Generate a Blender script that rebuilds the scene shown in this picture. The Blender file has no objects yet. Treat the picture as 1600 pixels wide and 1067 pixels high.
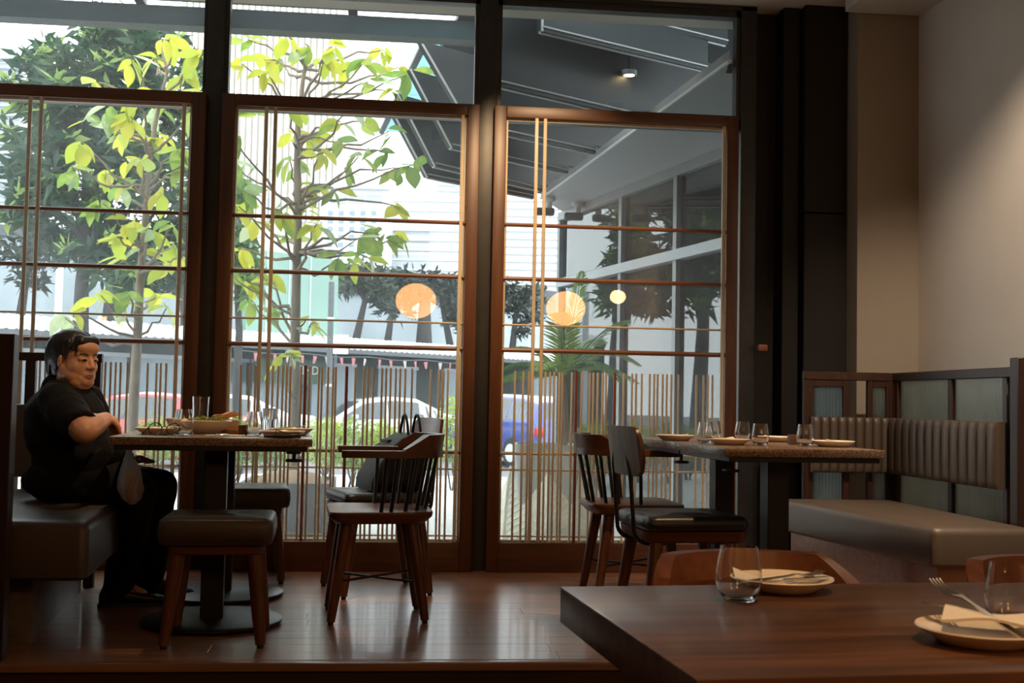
import bpy, bmesh, math, random
import numpy as np
from mathutils import Vector, Matrix, Euler, noise
random.seed(7)
PI = math.pi
sc = bpy.context.scene
COL = sc.collection

# ------------------------------------------------------------------ camera
FPX = 1850.0                                   # focal length in pixels of the 1600x1067 frame
PITCH, ROLL, YAW = [math.radians(a) for a in (2.893, 1.104, 5.87)]
EYE = Vector((0, 0, 0.886))
_f = Vector((math.sin(YAW) * math.cos(PITCH), math.cos(YAW) * math.cos(PITCH), math.sin(PITCH)))
_r = Vector((math.cos(YAW), -math.sin(YAW), 0))
_u = _r.cross(_f)
CR = _r * math.cos(ROLL) + _u * math.sin(ROLL)
CU = _u * math.cos(ROLL) - _r * math.sin(ROLL)
cam = bpy.data.cameras.new('camera')
cam.sensor_width = 36.0
cam.lens = FPX * 36.0 / 1600.0
cam.clip_end = 500
cam.clip_start = 0.05
camo = bpy.data.objects.new('camera', cam)
COL.objects.link(camo)
camo.matrix_world = Matrix(((CR.x, CU.x, -_f.x, EYE.x), (CR.y, CU.y, -_f.y, EYE.y), (CR.z, CU.z, -_f.z, EYE.z), (0, 0, 0, 1)))
sc.camera = camo
cam.dof.use_dof = True
cam.dof.focus_distance = 4.9
cam.dof.aperture_fstop = 11.0

# ------------------------------------------------------------------ sky, exposure
SKY = 3.6
w = bpy.data.worlds.new('overcast_sky')
sc.world = w
w.use_nodes = True
bg = w.node_tree.nodes['Background']
bg.inputs['Color'].default_value = (0.93, 0.975, 1.0, 1)
bg.inputs['Strength'].default_value = SKY
sc.view_settings.view_transform = 'Standard'
sc.view_settings.look = 'None'
sc.view_settings.gamma = 1.0
sc.view_settings.use_curve_mapping = False
sc.view_settings.exposure = 0.25
sc.cycles.transparent_max_bounces = 32
sc.cycles.max_bounces = 10
sc.cycles.diffuse_bounces = 5
sc.cycles.glossy_bounces = 5
sc.cycles.sample_clamp_indirect = 6.0
sc.cycles.caustics_reflective = False
sc.cycles.caustics_refractive = False


def ray(u, v):
    return CR * ((u - 800) / FPX) + CU * ((533.5 - v) / FPX) + _f


def at_y(u, v, Y):
    d = ray(u, v)
    return EYE + d * (Y / d.y)


def at_z(u, v, Z):
    d = ray(u, v)
    return EYE + d * ((Z - EYE.z) / d.z)


def at_d(u, v, D):
    return EYE + ray(u, v) * D


# ------------------------------------------------------------------ materials
MATS = {}


def _new(name):
    m = bpy.data.materials.new(name)
    m.use_nodes = True
    nt = m.node_tree
    for n in list(nt.nodes):
        nt.nodes.remove(n)
    out = nt.nodes.new('ShaderNodeOutputMaterial')
    MATS[name] = m
    return m, nt, out


def N(nt, t, **kw):
    n = nt.nodes.new(t)
    for k, v in kw.items():
        setattr(n, k, v)
    return n


def mat(name, col, rough=0.5, metal=0.0, spec=0.5, var=0.0, scale=30.0, bump=0.0, stretch=(1, 1, 1), col2=None, emis=None, es=0.0, sheen=0.0, coat=0.0, objvar=0.0, sss=0.0):
    m, nt, out = _new(name)
    b = N(nt, 'ShaderNodeBsdfPrincipled')
    nt.links.new(b.outputs[0], out.inputs[0])
    b.inputs['Roughness'].default_value = rough
    b.inputs['Metallic'].default_value = metal
    b.inputs['Specular IOR Level'].default_value = spec
    b.inputs['Coat Weight'].default_value = coat
    b.inputs['Coat Roughness'].default_value = 0.12
    if sheen:
        b.inputs['Sheen Weight'].default_value = sheen
    if sss:
        b.inputs['Subsurface Weight'].default_value = sss
        b.inputs['Subsurface Radius'].default_value = (0.012, 0.005, 0.003)
    c1 = tuple(col) + (1,)
    b.inputs['Base Color'].default_value = c1
    if emis:
        b.inputs['Emission Color'].default_value = tuple(emis) + (1,)
        b.inputs['Emission Strength'].default_value = es
    if var or col2 or bump or objvar:
        tc = N(nt, 'ShaderNodeTexCoord')
        mp = N(nt, 'ShaderNodeMapping')
        mp.inputs['Scale'].default_value = stretch
        nt.links.new(tc.outputs['Object'], mp.inputs[0])
        nz = N(nt, 'ShaderNodeTexNoise')
        nz.inputs['Scale'].default_value = scale
        nz.inputs['Detail'].default_value = 5
        nz.inputs['Roughness'].default_value = 0.6
        nt.links.new(mp.outputs[0], nz.inputs['Vector'])
        if objvar:
            oi = N(nt, 'ShaderNodeObjectInfo')
            ad = N(nt, 'ShaderNodeVectorMath', operation='ADD')
            sx = N(nt, 'ShaderNodeVectorMath', operation='SCALE')
            sx.inputs[0].default_value = (13, 7, 9)
            nt.links.new(oi.outputs['Random'], sx.inputs['Scale'])
            nt.links.new(mp.outputs[0], ad.inputs[0])
            nt.links.new(sx.outputs[0], ad.inputs[1])
            nt.links.new(ad.outputs[0], nz.inputs['Vector'])
        rp = N(nt, 'ShaderNodeValToRGB')
        c2 = col2 if col2 else tuple(min(1, c * (1 + var)) for c in col)
        c0 = col if col2 else tuple(c * (1 - var) for c in col)
        rp.color_ramp.elements[0].position = 0.3
        rp.color_ramp.elements[0].color = tuple(c0) + (1,)
        rp.color_ramp.elements[1].position = 0.7
        rp.color_ramp.elements[1].color = tuple(c2) + (1,)
        nt.links.new(nz.outputs['Fac'], rp.inputs[0])
        src = rp.outputs[0]
        if objvar:
            hs = N(nt, 'ShaderNodeHueSaturation')
            mr = N(nt, 'ShaderNodeMapRange')
            mr.inputs['To Min'].default_value = 1 - objvar
            mr.inputs['To Max'].default_value = 1 + objvar
            nt.links.new(oi.outputs['Random'], mr.inputs['Value'])
            nt.links.new(mr.outputs[0], hs.inputs['Value'])
            nt.links.new(src, hs.inputs['Color'])
            src = hs.outputs[0]
        nt.links.new(src, b.inputs['Base Color'])
        if bump:
            bp = N(nt, 'ShaderNodeBump')
            bp.inputs['Strength'].default_value = bump
            bp.inputs['Distance'].default_value = 0.01
            nt.links.new(nz.outputs['Fac'], bp.inputs['Height'])
            nt.links.new(bp.outputs[0], b.inputs['Normal'])
    return m


def leaf_mat(name, col, col2, trans=0.55, rough=0.45, scale=3.0):
    m, nt, out = _new(name)
    tc = N(nt, 'ShaderNodeTexCoord')
    oi = N(nt, 'ShaderNodeObjectInfo')
    nz = N(nt, 'ShaderNodeTexNoise')
    nz.inputs['Scale'].default_value = scale
    nt.links.new(tc.outputs['Object'], nz.inputs['Vector'])
    ad = N(nt, 'ShaderNodeMath', operation='ADD')
    mu = N(nt, 'ShaderNodeMath', operation='MULTIPLY_ADD')
    mu.inputs[1].default_value = 0.7
    mu.inputs[2].default_value = -0.35
    nt.links.new(oi.outputs['Random'], mu.inputs[0])
    nt.links.new(nz.outputs['Fac'], ad.inputs[0])
    nt.links.new(mu.outputs[0], ad.inputs[1])
    rp = N(nt, 'ShaderNodeValToRGB')
    rp.color_ramp.elements[0].position = 0.3
    rp.color_ramp.elements[1].position = 0.7
    rp.color_ramp.elements[0].color = tuple(col) + (1,)
    rp.color_ramp.elements[1].color = tuple(col2) + (1,)
    nt.links.new(ad.outputs[0], rp.inputs[0])
    d = N(nt, 'ShaderNodeBsdfPrincipled')
    d.inputs['Roughness'].default_value = rough
    t = N(nt, 'ShaderNodeBsdfTranslucent')
    mx = N(nt, 'ShaderNodeMixShader')
    mx.inputs[0].default_value = trans
    nt.links.new(rp.outputs[0], d.inputs['Base Color'])
    nt.links.new(rp.outputs[0], t.inputs['Color'])
    nt.links.new(d.outputs[0], mx.inputs[1])
    nt.links.new(t.outputs[0], mx.inputs[2])
    nt.links.new(mx.outputs[0], out.inputs[0])
    return m


def glass(name, tint=(0.96, 0.98, 0.97), f0=0.04, veil=0.0, veil_col=(0.85, 0.9, 0.95), rough=0.0, streak=False):
    """thin clear glass: what is not mirrored by Fresnel passes straight on; a translucent veil adds haze and scatter"""
    m, nt, out = _new(name)
    g = N(nt, 'ShaderNodeNewGeometry')
    dt = N(nt, 'ShaderNodeVectorMath', operation='DOT_PRODUCT')
    nt.links.new(g.outputs['Normal'], dt.inputs[0])
    nt.links.new(g.outputs['Incoming'], dt.inputs[1])
    ab = N(nt, 'ShaderNodeMath', operation='ABSOLUTE')
    nt.links.new(dt.outputs['Value'], ab.inputs[0])
    om = N(nt, 'ShaderNodeMath', operation='SUBTRACT')
    om.inputs[0].default_value = 1.0
    nt.links.new(ab.outputs[0], om.inputs[1])
    pw = N(nt, 'ShaderNodeMath', operation='POWER')
    pw.inputs[1].default_value = 5.0
    nt.links.new(om.outputs[0], pw.inputs[0])
    ma = N(nt, 'ShaderNodeMath', operation='MULTIPLY_ADD')
    ma.inputs[1].default_value = 1 - f0
    ma.inputs[2].default_value = f0
    nt.links.new(pw.outputs[0], ma.inputs[0])
    tr = N(nt, 'ShaderNodeBsdfTransparent')
    tr.inputs[0].default_value = tuple(tint) + (1,)
    gl = N(nt, 'ShaderNodeBsdfGlossy')
    gl.inputs['Roughness'].default_value = rough
    mx = N(nt, 'ShaderNodeMixShader')
    nt.links.new(ma.outputs[0], mx.inputs[0])
    nt.links.new(tr.outputs[0], mx.inputs[1])
    nt.links.new(gl.outputs[0], mx.inputs[2])
    last = mx
    if veil:
        tl = N(nt, 'ShaderNodeBsdfTranslucent')
        tl.inputs[0].default_value = tuple(veil_col) + (1,)
        m2 = N(nt, 'ShaderNodeMixShader')
        m2.inputs[0].default_value = veil
        tc = N(nt, 'ShaderNodeTexCoord')
        nz = N(nt, 'ShaderNodeTexNoise')
        nz.inputs['Scale'].default_value = 2.5
        nz.inputs['Detail'].default_value = 6
        nt.links.new(tc.outputs['Object'], nz.inputs['Vector'])
        mr = N(nt, 'ShaderNodeMapRange')
        mr.inputs['From Min'].default_value = 0.3
        mr.inputs['From Max'].default_value = 0.7
        mr.inputs['To Min'].default_value = veil * 0.6
        mr.inputs['To Max'].default_value = veil * 1.4
        nt.links.new(nz.outputs['Fac'], mr.inputs['Value'])
        fac = mr.outputs[0]
        if streak:
            mp = N(nt, 'ShaderNodeMapping')
            mp.inputs['Scale'].default_value = (9, 9, 40)
            mp.inputs['Rotation'].default_value = (0, 0.5, 0)
            nt.links.new(tc.outputs['Object'], mp.inputs[0])
            n2 = N(nt, 'ShaderNodeTexNoise')
            n2.inputs['Scale'].default_value = 1.2
            n2.inputs['Detail'].default_value = 8
            n2.inputs['Roughness'].default_value = 0.75
            nt.links.new(mp.outputs[0], n2.inputs['Vector'])
            r2 = N(nt, 'ShaderNodeMapRange')
            r2.inputs['From Min'].default_value = 0.68
            r2.inputs['From Max'].default_value = 0.8
            r2.inputs['To Min'].default_value = 0
            r2.inputs['To Max'].default_value = 0.1
            nt.links.new(n2.outputs['Fac'], r2.inputs['Value'])
            a2 = N(nt, 'ShaderNodeMath', operation='ADD')
            nt.links.new(fac, a2.inputs[0])
            nt.links.new(r2.outputs[0], a2.inputs[1])
            fac = a2.outputs[0]
        nt.links.new(fac, m2.inputs[0])
        nt.links.new(mx.outputs[0], m2.inputs[1])
        nt.links.new(tl.outputs[0], m2.inputs[2])
        last = m2
    nt.links.new(last.outputs[0], out.inputs[0])
    return m


def wood(name, dark, light, rough=0.4, scale=6.0, axis='X', spec=0.5, coat=0.0, objvar=0.15, bump=0.03):
    st = {'X': (0.35, 6, 6), 'Y': (6, 0.35, 6), 'Z': (6, 6, 0.35)}[axis]
    return mat(name, dark, rough=rough, spec=spec, scale=scale, stretch=st, col2=light, bump=bump, coat=coat, objvar=objvar)


def granite(name, a, b, rough=0.25):
    m, nt, out = _new(name)
    p = N(nt, 'ShaderNodeBsdfPrincipled')
    p.inputs['Roughness'].default_value = rough
    tc = N(nt, 'ShaderNodeTexCoord')
    v = N(nt, 'ShaderNodeTexVoronoi')
    v.inputs['Scale'].default_value = 260
    nt.links.new(tc.outputs['Object'], v.inputs['Vector'])
    n = N(nt, 'ShaderNodeTexNoise')
    n.inputs['Scale'].default_value = 90
    n.inputs['Detail'].default_value = 4
    nt.links.new(tc.outputs['Object'], n.inputs['Vector'])
    bw = N(nt, 'ShaderNodeRGBToBW')
    nt.links.new(v.outputs['Color'], bw.inputs[0])
    mu = N(nt, 'ShaderNodeMath', operation='MULTIPLY_ADD')
    mu.inputs[1].default_value = 0.6
    nt.links.new(bw.outputs[0], mu.inputs[0])
    m5 = N(nt, 'ShaderNodeMath', operation='MULTIPLY')
    m5.inputs[1].default_value = 0.45
    nt.links.new(n.outputs['Fac'], m5.inputs[0])
    nt.links.new(m5.outputs[0], mu.inputs[2])
    rp = N(nt, 'ShaderNodeValToRGB')
    rp.color_ramp.elements[0].position = 0.25
    rp.color_ramp.elements[1].position = 0.75
    rp.color_ramp.elements[0].color = tuple(a) + (1,)
    rp.color_ramp.elements[1].color = tuple(b) + (1,)
    nt.links.new(mu.outputs[0], rp.inputs[0])
    nt.links.new(rp.outputs[0], p.inputs['Base Color'])
    nt.links.new(p.outputs[0], out.inputs[0])
    return m


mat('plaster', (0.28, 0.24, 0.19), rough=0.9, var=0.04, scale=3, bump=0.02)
mat('plaster_light', (0.62, 0.57, 0.51), rough=0.9, var=0.03, scale=3, bump=0.02)
mat('ceiling_paint', (0.55, 0.50, 0.42), rough=0.9, var=0.02, scale=2)
mat('dark_wall', (0.05, 0.042, 0.038), rough=0.8, var=0.1, scale=2)
mat('dark_panel', (0.012, 0.009, 0.008), spec=0.25, rough=0.6, var=0.12, scale=3)
mat('steel_dark', (0.035, 0.035, 0.036), rough=0.4, metal=0.3, var=0.15, scale=20)
mat('black_metal', (0.012, 0.012, 0.013), rough=0.42, metal=0.2)
mat('black_soft', (0.010, 0.010, 0.010), rough=0.6)
wood('frame_wood', (0.055, 0.018, 0.007), (0.11, 0.036, 0.013), rough=0.4, axis='Z')
wood('frame_wood_h', (0.055, 0.018, 0.007), (0.11, 0.036, 0.013), rough=0.4, axis='X')
wood('rod_pale', (0.50, 0.40, 0.27), (0.62, 0.52, 0.37), rough=0.5, axis='Z', objvar=0.1)
wood('rod_brown', (0.17, 0.045, 0.022), (0.24, 0.07, 0.032), rough=0.45, axis='Z', objvar=0.1)
wood('rail_brown', (0.15, 0.055, 0.022), (0.21, 0.08, 0.035), rough=0.4, axis='X', objvar=0.1)
wood('plank', (0.20, 0.092, 0.052), (0.34, 0.17, 0.10), rough=0.33, scale=6, axis='X', objvar=0.13, bump=0.010, spec=0.9, coat=0.25)
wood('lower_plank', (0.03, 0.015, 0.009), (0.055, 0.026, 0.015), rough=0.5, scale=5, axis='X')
wood('chair_wood', (0.075, 0.024, 0.010), (0.14, 0.046, 0.018), rough=0.36, axis='Z')
wood('chair_wood_h', (0.08, 0.027, 0.011), (0.15, 0.05, 0.02), rough=0.33, axis='X')
wood('ply_grey', (0.15, 0.10, 0.07), (0.24, 0.17, 0.12), rough=0.5, axis='Z', scale=4)
wood('table_wood', (0.04, 0.017, 0.009), (0.15, 0.066, 0.032), rough=0.30, axis='X', scale=5, objvar=0.0, bump=0.03, coat=0.2)
wood('booth_wood', (0.024, 0.009, 0.005), (0.045, 0.017, 0.008), rough=0.4, axis='Z')
wood('tray_wood', (0.42, 0.19, 0.06), (0.55, 0.28, 0.10), rough=0.45, axis='X')
wood('block_wood', (0.08, 0.035, 0.015), (0.13, 0.055, 0.024), rough=0.5, axis='Z')
granite('granite', (0.055, 0.033, 0.024), (0.36, 0.25, 0.18))
mat('leather_brown', (0.055, 0.038, 0.029), rough=0.42, var=0.08, scale=60, bump=0.05)
mat('leather_taupe', (0.088, 0.066, 0.050), rough=0.45, var=0.07, scale=50, bump=0.05)
mat('leather_black', (0.014, 0.013, 0.013), rough=0.36, var=0.2, scale=60, bump=0.05)
mat('bag_leather', (0.010, 0.010, 0.011), rough=0.55, spec=0.22, var=0.2, scale=120, bump=0.12)
mat('ceramic', (0.72, 0.63, 0.52), rough=0.25, var=0.02, scale=10)
mat('napkin', (0.78, 0.72, 0.63), rough=0.9, var=0.02, scale=40, bump=0.05)
mat('print_ink', (0.05, 0.045, 0.04), rough=0.8)
mat('steel', (0.55, 0.53, 0.5), rough=0.2, metal=1.0)
m_, nt_, out_ = _new('drink_glass')
gb = N(nt_, 'ShaderNodeBsdfGlass')
gb.inputs['IOR'].default_value = 1.45
gb.inputs['Roughness'].default_value = 0.0
nt_.links.new(gb.outputs[0], out_.inputs[0])
mat('water', (0.75, 0.8, 0.8), rough=0.05)
glass('window_glass', tint=(0.95, 0.975, 0.97), f0=0.042, veil=0.042)  # veil stands in for outdoor haze as well as dirt on the panes
glass('window_glass_scratched', tint=(0.86, 0.91, 0.91), f0=0.042, veil=0.014, streak=True)
glass('canopy_glass', tint=(0.42, 0.62, 0.66), f0=0.04, veil=0.12, veil_col=(0.5, 0.8, 0.82))
glass('canopy_glass_dark', tint=(0.22, 0.33, 0.38), f0=0.04, veil=0.06, veil_col=(0.4, 0.6, 0.7))
glass('facade_glass', tint=(0.30, 0.36, 0.36), f0=0.10, veil=0.012)
glass('ribbed_glass', tint=(0.55, 0.62, 0.62), f0=0.10, veil=0.42, veil_col=(0.85, 0.95, 0.95), rough=0.15)  # veil made stronger to imitate window light reflected in the ribs
glass('spectacle_lens', tint=(0.93, 0.93, 0.93), f0=0.04)
glass('plastic_film', tint=(0.8, 0.78, 0.77), f0=0.12, veil=0.55, veil_col=(0.95, 0.9, 0.87), rough=0.1)

# ------------------------------------------------------------------ mesh helpers
class MB:
    def __init__(s):
        s.v = []
        s.f = []

    def add(s, vs, fs):
        o = len(s.v)
        s.v += [tuple(p) for p in vs]
        s.f += [tuple(i + o for i in q) for q in fs]
        return s

    def box(s, x0, x1, y0, y1, z0, z1):
        return s.add([(x0, y0, z0), (x1, y0, z0), (x1, y1, z0), (x0, y1, z0), (x0, y0, z1), (x1, y0, z1), (x1, y1, z1), (x0, y1, z1)],
                     [(0, 3, 2, 1), (4, 5, 6, 7), (0, 1, 5, 4), (1, 2, 6, 5), (2, 3, 7, 6), (3, 0, 4, 7)])

    def rbox(s, x0, x1, y0, y1, z0, z1, b=0.01, seg=3):
        bm = bmesh.new()
        bmesh.ops.create_cube(bm, size=1.0)
        for vv in bm.verts:
            vv.co = Vector(((x0 + x1) / 2 + vv.co.x * (x1 - x0), (y0 + y1) / 2 + vv.co.y * (y1 - y0), (z0 + z1) / 2 + vv.co.z * (z1 - z0)))
        bmesh.ops.bevel(bm, geom=list(bm.edges), offset=b, segments=seg, profile=0.6, affect='EDGES', clamp_overlap=True)
        bm.verts.index_update()
        s.add([v.co[:] for v in bm.verts], [[v.index for v in f.verts] for f in bm.faces])
        bm.free()
        return s

    def tube(s, pts, rad, n=8, cap=True, flat=None):
        """round tube along a path; rad a number or a list"""
        pts = [Vector(p) for p in pts]
        if not isinstance(rad, (list, tuple)):
            rad = [rad] * len(pts)
        base = len(s.v)
        up = None
        for i, p in enumerate(pts):
            t = (pts[min(i + 1, len(pts) - 1)] - pts[max(i - 1, 0)])
            t = t.normalized() if t.length > 1e-9 else Vector((0, 0, 1))
            if up is None:
                a = Vector((0, 0, 1)) if abs(t.z) < 0.9 else Vector((1, 0, 0))
                up = (a - t * a.dot(t)).normalized()
            else:
                up = (up - t * up.dot(t))
                up = up.normalized() if up.length > 1e-6 else t.orthogonal().normalized()
            sd = t.cross(up)
            for k in range(n):
                a = 2 * PI * k / n
                s.v.append(tuple(p + (up * math.cos(a) + sd * math.sin(a)) * rad[i]))
        for i in range(len(pts) - 1):
            for k in range(n):
                a = base + i * n + k
                b = base + i * n + (k + 1) % n
                s.f.append((a, a + n, b + n, b))
        if cap:
            s.f.append(tuple(base + k for k in range(n)))
            s.f.append(tuple(base + (len(pts) - 1) * n + (n - 1 - k) for k in range(n)))
        return s

    def lathe(s, prof, n=32, cx=0, cy=0):
        """profile list of (r, z), outside up then inside down"""
        base = len(s.v)
        rings = []
        for r, z in prof:
            if r < 1e-5:
                rings.append([len(s.v)])
                s.v.append((cx, cy, z))
            else:
                rings.append(list(range(len(s.v), len(s.v) + n)))
                for k in range(n):
                    a = 2 * PI * k / n
                    s.v.append((cx + r * math.cos(a), cy + r * math.sin(a), z))
        for a, b in zip(rings, rings[1:]):
            for k in range(n):
                k2 = (k + 1) % n
                if len(a) == 1 and len(b) == 1:
                    continue
                if len(a) == 1:
                    s.f.append((a[0], b[k2], b[k]))
                elif len(b) == 1:
                    s.f.append((a[k], a[k2], b[0]))
                else:
                    s.f.append((a[k], a[k2], b[k2], b[k]))
        return s

    def loft(s, loops, cap=True):
        """closed loops with the same number of points"""
        n = len(loops[0])
        base = len(s.v)
        for L in loops:
            s.v += [tuple(p) for p in L]
        for i in range(len(loops) - 1):
            for k in range(n):
                a = base + i * n + k
                b = base + i * n + (k + 1) % n
                s.f.append((a, b, b + n, a + n))
        if cap:
            s.f.append(tuple(base + n - 1 - k for k in range(n)))
            s.f.append(tuple(base + (len(loops) - 1) * n + k for k in range(n)))
        return s

    def prism(s, poly, z0, z1):
        return s.loft([[(x, y, z0) for x, y in poly], [(x, y, z1) for x, y in poly]])

    def ell(s, c, r, n=16, m=10, R=None):
        vs = [(0, 0, -1)]
        for i in range(1, m):
            t = PI * i / m
            for k in range(n):
                a = 2 * PI * k / n
                vs.append((math.sin(t) * math.cos(a), math.sin(t) * math.sin(a), -math.cos(t)))
        vs.append((0, 0, 1))
        fs = []
        for k in range(n):
            fs.append((0, 1 + (k + 1) % n, 1 + k))
            fs.append((len(vs) - 1, len(vs) - 1 - n + k, len(vs) - 1 - n + (k + 1) % n))
        for i in range(m - 2):
            for k in range(n):
                a = 1 + i * n + k
                b = 1 + i * n + (k + 1) % n
                fs.append((a, b, b + n, a + n))
        out = []
        for p in vs:
            q = Vector((p[0] * r[0], p[1] * r[1], p[2] * r[2]))
            if R is not None:
                q = R @ q
            out.append(tuple(q + Vector(c)))
        return s.add(out, fs)

    def capsule(s, a, b, ra, rb, n=12):
        a = Vector(a)
        b = Vector(b)
        t = b - a
        L = t.length
        t = t / L if L > 1e-9 else Vector((0, 0, 1))
        pts, rad = [], []
        for k in range(5):
            q = PI / 2 * (1 - k / 4)
            pts.append(a - t * ra * math.sin(q))
            rad.append(max(1e-4, ra * math.cos(q)))
        for k in range(5):
            q = PI / 2 * k / 4
            pts.append(b + t * rb * math.sin(q))
            rad.append(max(1e-4, rb * math.cos(q)))
        return s.tube(pts, rad, n)

    def mesh(s, name, m=None, smooth=True, angle=40):
        me = bpy.data.meshes.new(name)
        me.from_pydata(s.v, [], s.f)
        me.validate()
        bm = bmesh.new()
        bm.from_mesh(me)
        bmesh.ops.recalc_face_normals(bm, faces=bm.faces)
        if smooth:
            th = math.radians(angle)
            for f in bm.faces:
                f.smooth = True
            for e in bm.edges:
                if len(e.link_faces) == 2 and e.calc_face_angle(0) > th:
                    e.smooth = False
        bm.to_mesh(me)
        bm.free()
        if m:
            me.materials.append(MATS[m])
        return me

    def build(s, name, m, parent=None, loc=(0, 0, 0), rotz=0.0, smooth=True, angle=40):
        return link(name, s.mesh(name, m, smooth, angle), parent, loc, rotz)


def link(name, me, parent=None, loc=(0, 0, 0), rotz=0.0):
    o = bpy.data.objects.new(name, me)
    COL.objects.link(o)
    o.location = loc
    o.rotation_euler = (0, 0, rotz)
    if parent is not None:
        o.parent = parent
    return o


def tag(o, label=None, cat=None, group=None, kind=None):
    if label:
        o['label'] = label
    if cat:
        o['category'] = cat
    if group:
        o['group'] = group
    if kind:
        o['kind'] = kind
    return o


def empty(name, loc=(0, 0, 0), rotz=0.0, label=None, cat=None, group=None, kind=None):
    o = link(name, None, None, loc, rotz)
    o.empty_display_size = 0.1
    return tag(o, label, cat, group, kind)


def dup(root, loc, rotz, label=None, group=None):
    def cp(o, parent):
        c = o.copy()
        COL.objects.link(c)
        c.parent = parent
        for ch in o.children:
            cp(ch, c)
        return c
    r = cp(root, None)
    r.location = loc
    r.rotation_euler = (root.rotation_euler.x, root.rotation_euler.y, rotz)
    if label:
        r['label'] = label
    if group:
        r['group'] = group
    return r


def struct(name, mb, m, parent=None, smooth=False, label=None):
    o = mb.build(name, m, parent, smooth=smooth)
    if parent is None:
        o['kind'] = 'structure'
    if label:
        o['label'] = label
    return o


def remesh(mb, voxel, smooth_it=2, name='tmp', disp=None):
    """union of overlapping closed shapes into one continuous surface"""
    me = mb.mesh(name, None, False)
    o = bpy.data.objects.new(name, me)
    COL.objects.link(o)
    r = o.modifiers.new('r', 'REMESH')
    r.mode = 'VOXEL'
    r.voxel_size = voxel
    r.use_smooth_shade = True
    if smooth_it:
        sm = o.modifiers.new('s', 'SMOOTH')
        sm.iterations = smooth_it
        sm.factor = 0.5
    dg = bpy.context.evaluated_depsgraph_get()
    dg.update()
    out = bpy.data.meshes.new_from_object(o.evaluated_get(dg))
    bpy.data.objects.remove(o)
    bpy.data.meshes.remove(me)
    for p in out.polygons:
        p.use_smooth = True
    return out


# ------------------------------------------------------------------ the room
WY = 6.235                                     # inner plane of the window wall
GROT = math.radians(4.6)                       # the furniture stands a little askew to the glass
ZC = 3.07

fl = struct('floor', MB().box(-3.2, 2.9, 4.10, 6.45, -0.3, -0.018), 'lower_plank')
plank_meshes = {}
pw_ = 0.125
row = 0
y = 4.10
while y < 6.44:
    y1 = min(y + pw_, 6.44)
    x = -3.2 - random.random() * 1.2
    while x < 2.9:
        L = random.choice((1.2, 1.5, 1.8))
        xa, xb = max(x, -3.2), min(x + L, 2.9)
        if xb - xa > 0.05:
            zt = 0.0 - random.random() * 0.0003
            MB().rbox(xa + 0.0003, xb - 0.0003, y + 0.0004, y1 - 0.0004, -0.018, zt, 0.0007, 1).build('plank', 'plank', fl, smooth=False)
        x += L
    y = y1
    row += 1
struct('trim_1', MB().box(-3.2, 2.9, 4.082, 4.10, -0.2, -0.012), 'lower_plank')
MB().rbox(-3.2, 2.9, 4.055, 4.10, -0.03, 0.0, 0.006, 2).build('step_nosing', 'plank', fl)
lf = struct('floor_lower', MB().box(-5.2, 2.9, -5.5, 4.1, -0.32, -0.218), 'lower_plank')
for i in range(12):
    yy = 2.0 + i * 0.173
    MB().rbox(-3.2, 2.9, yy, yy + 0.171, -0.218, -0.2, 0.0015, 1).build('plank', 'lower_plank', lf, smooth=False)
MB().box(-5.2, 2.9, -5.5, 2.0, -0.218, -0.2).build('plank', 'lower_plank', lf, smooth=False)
struct('ceiling', MB().box(-5.35, 2.92, -5.65, 6.62, ZC, ZC + 0.15), 'ceiling_paint')
struct('wall_back', MB().box(-5.2, 2.9, -5.65, -5.5, -0.3, ZC + 0.1), 'dark_wall')
struct('wall_left', MB().box(-5.35, -5.2, -5.5, 6.6, -0.3, ZC + 0.1), 'dark_wall')
struct('wall_left_return', MB().box(-5.2, -2.42, 6.235, 6.5, -0.3, ZC + 0.1), 'dark_wall')
struct('wall_right', MB().box(2.776, 2.92, -5.5, 6.6, -0.3, ZC + 0.1), 'plaster_light')
pier = MB().box(2.44, 2.776, 6.0, 6.6, -0.1, ZC)
struct('wall_pier', pier, 'plaster')
struct('trim_2', MB().box(2.36, 2.776, 2.6, 5.98, 2.985, ZC), 'ceiling_paint')
# dark cladding between the last window post and the pier
dk = struct('wall_dark', MB().box(1.955, 2.44, 6.33, 6.6, -0.1, ZC), 'dark_panel')
MB().rbox(2.20, 2.438, 6.14, 6.33, 0.0, 1.93, 0.004, 1).build('panel', 'dark_panel', dk)
MB().rbox(2.20, 2.438, 6.14, 6.33, 1.936, ZC, 0.004, 1).build('panel', 'dark_panel', dk)
MB().rbox(2.10, 2.192, 6.20, 6.33, 0.0, ZC, 0.004, 1).build('panel', 'dark_panel', dk)
MB().rbox(1.955, 2.005, 6.14, 6.20, 1.18, 1.215, 0.006, 2).build('latch', 'rod_brown', dk)

# ------------------------------------------------------------------ the glazed front
def post(name, x0, x1, y0=WY - 0.02, y1=WY + 0.16):
    return struct(name, MB().rbox(x0, x1, y0, y1, 0.0, ZC, 0.006, 2), 'steel_dark', smooth=True)


post('post_1', -0.985, -0.898)
post('post_2', 0.435, 0.535)
post('post_3', 1.868, 1.955)
post('post_0', -2.42, -2.33)
struct('trim_3', MB().box(-2.42, 1.955, WY - 0.02, WY + 0.16, 3.045, ZC + 0.02), 'steel_dark')
struct('trim_4', MB().box(-2.42, 1.955, WY + 0.02, WY + 0.16, -0.1, 0.03), 'steel_dark')

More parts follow.
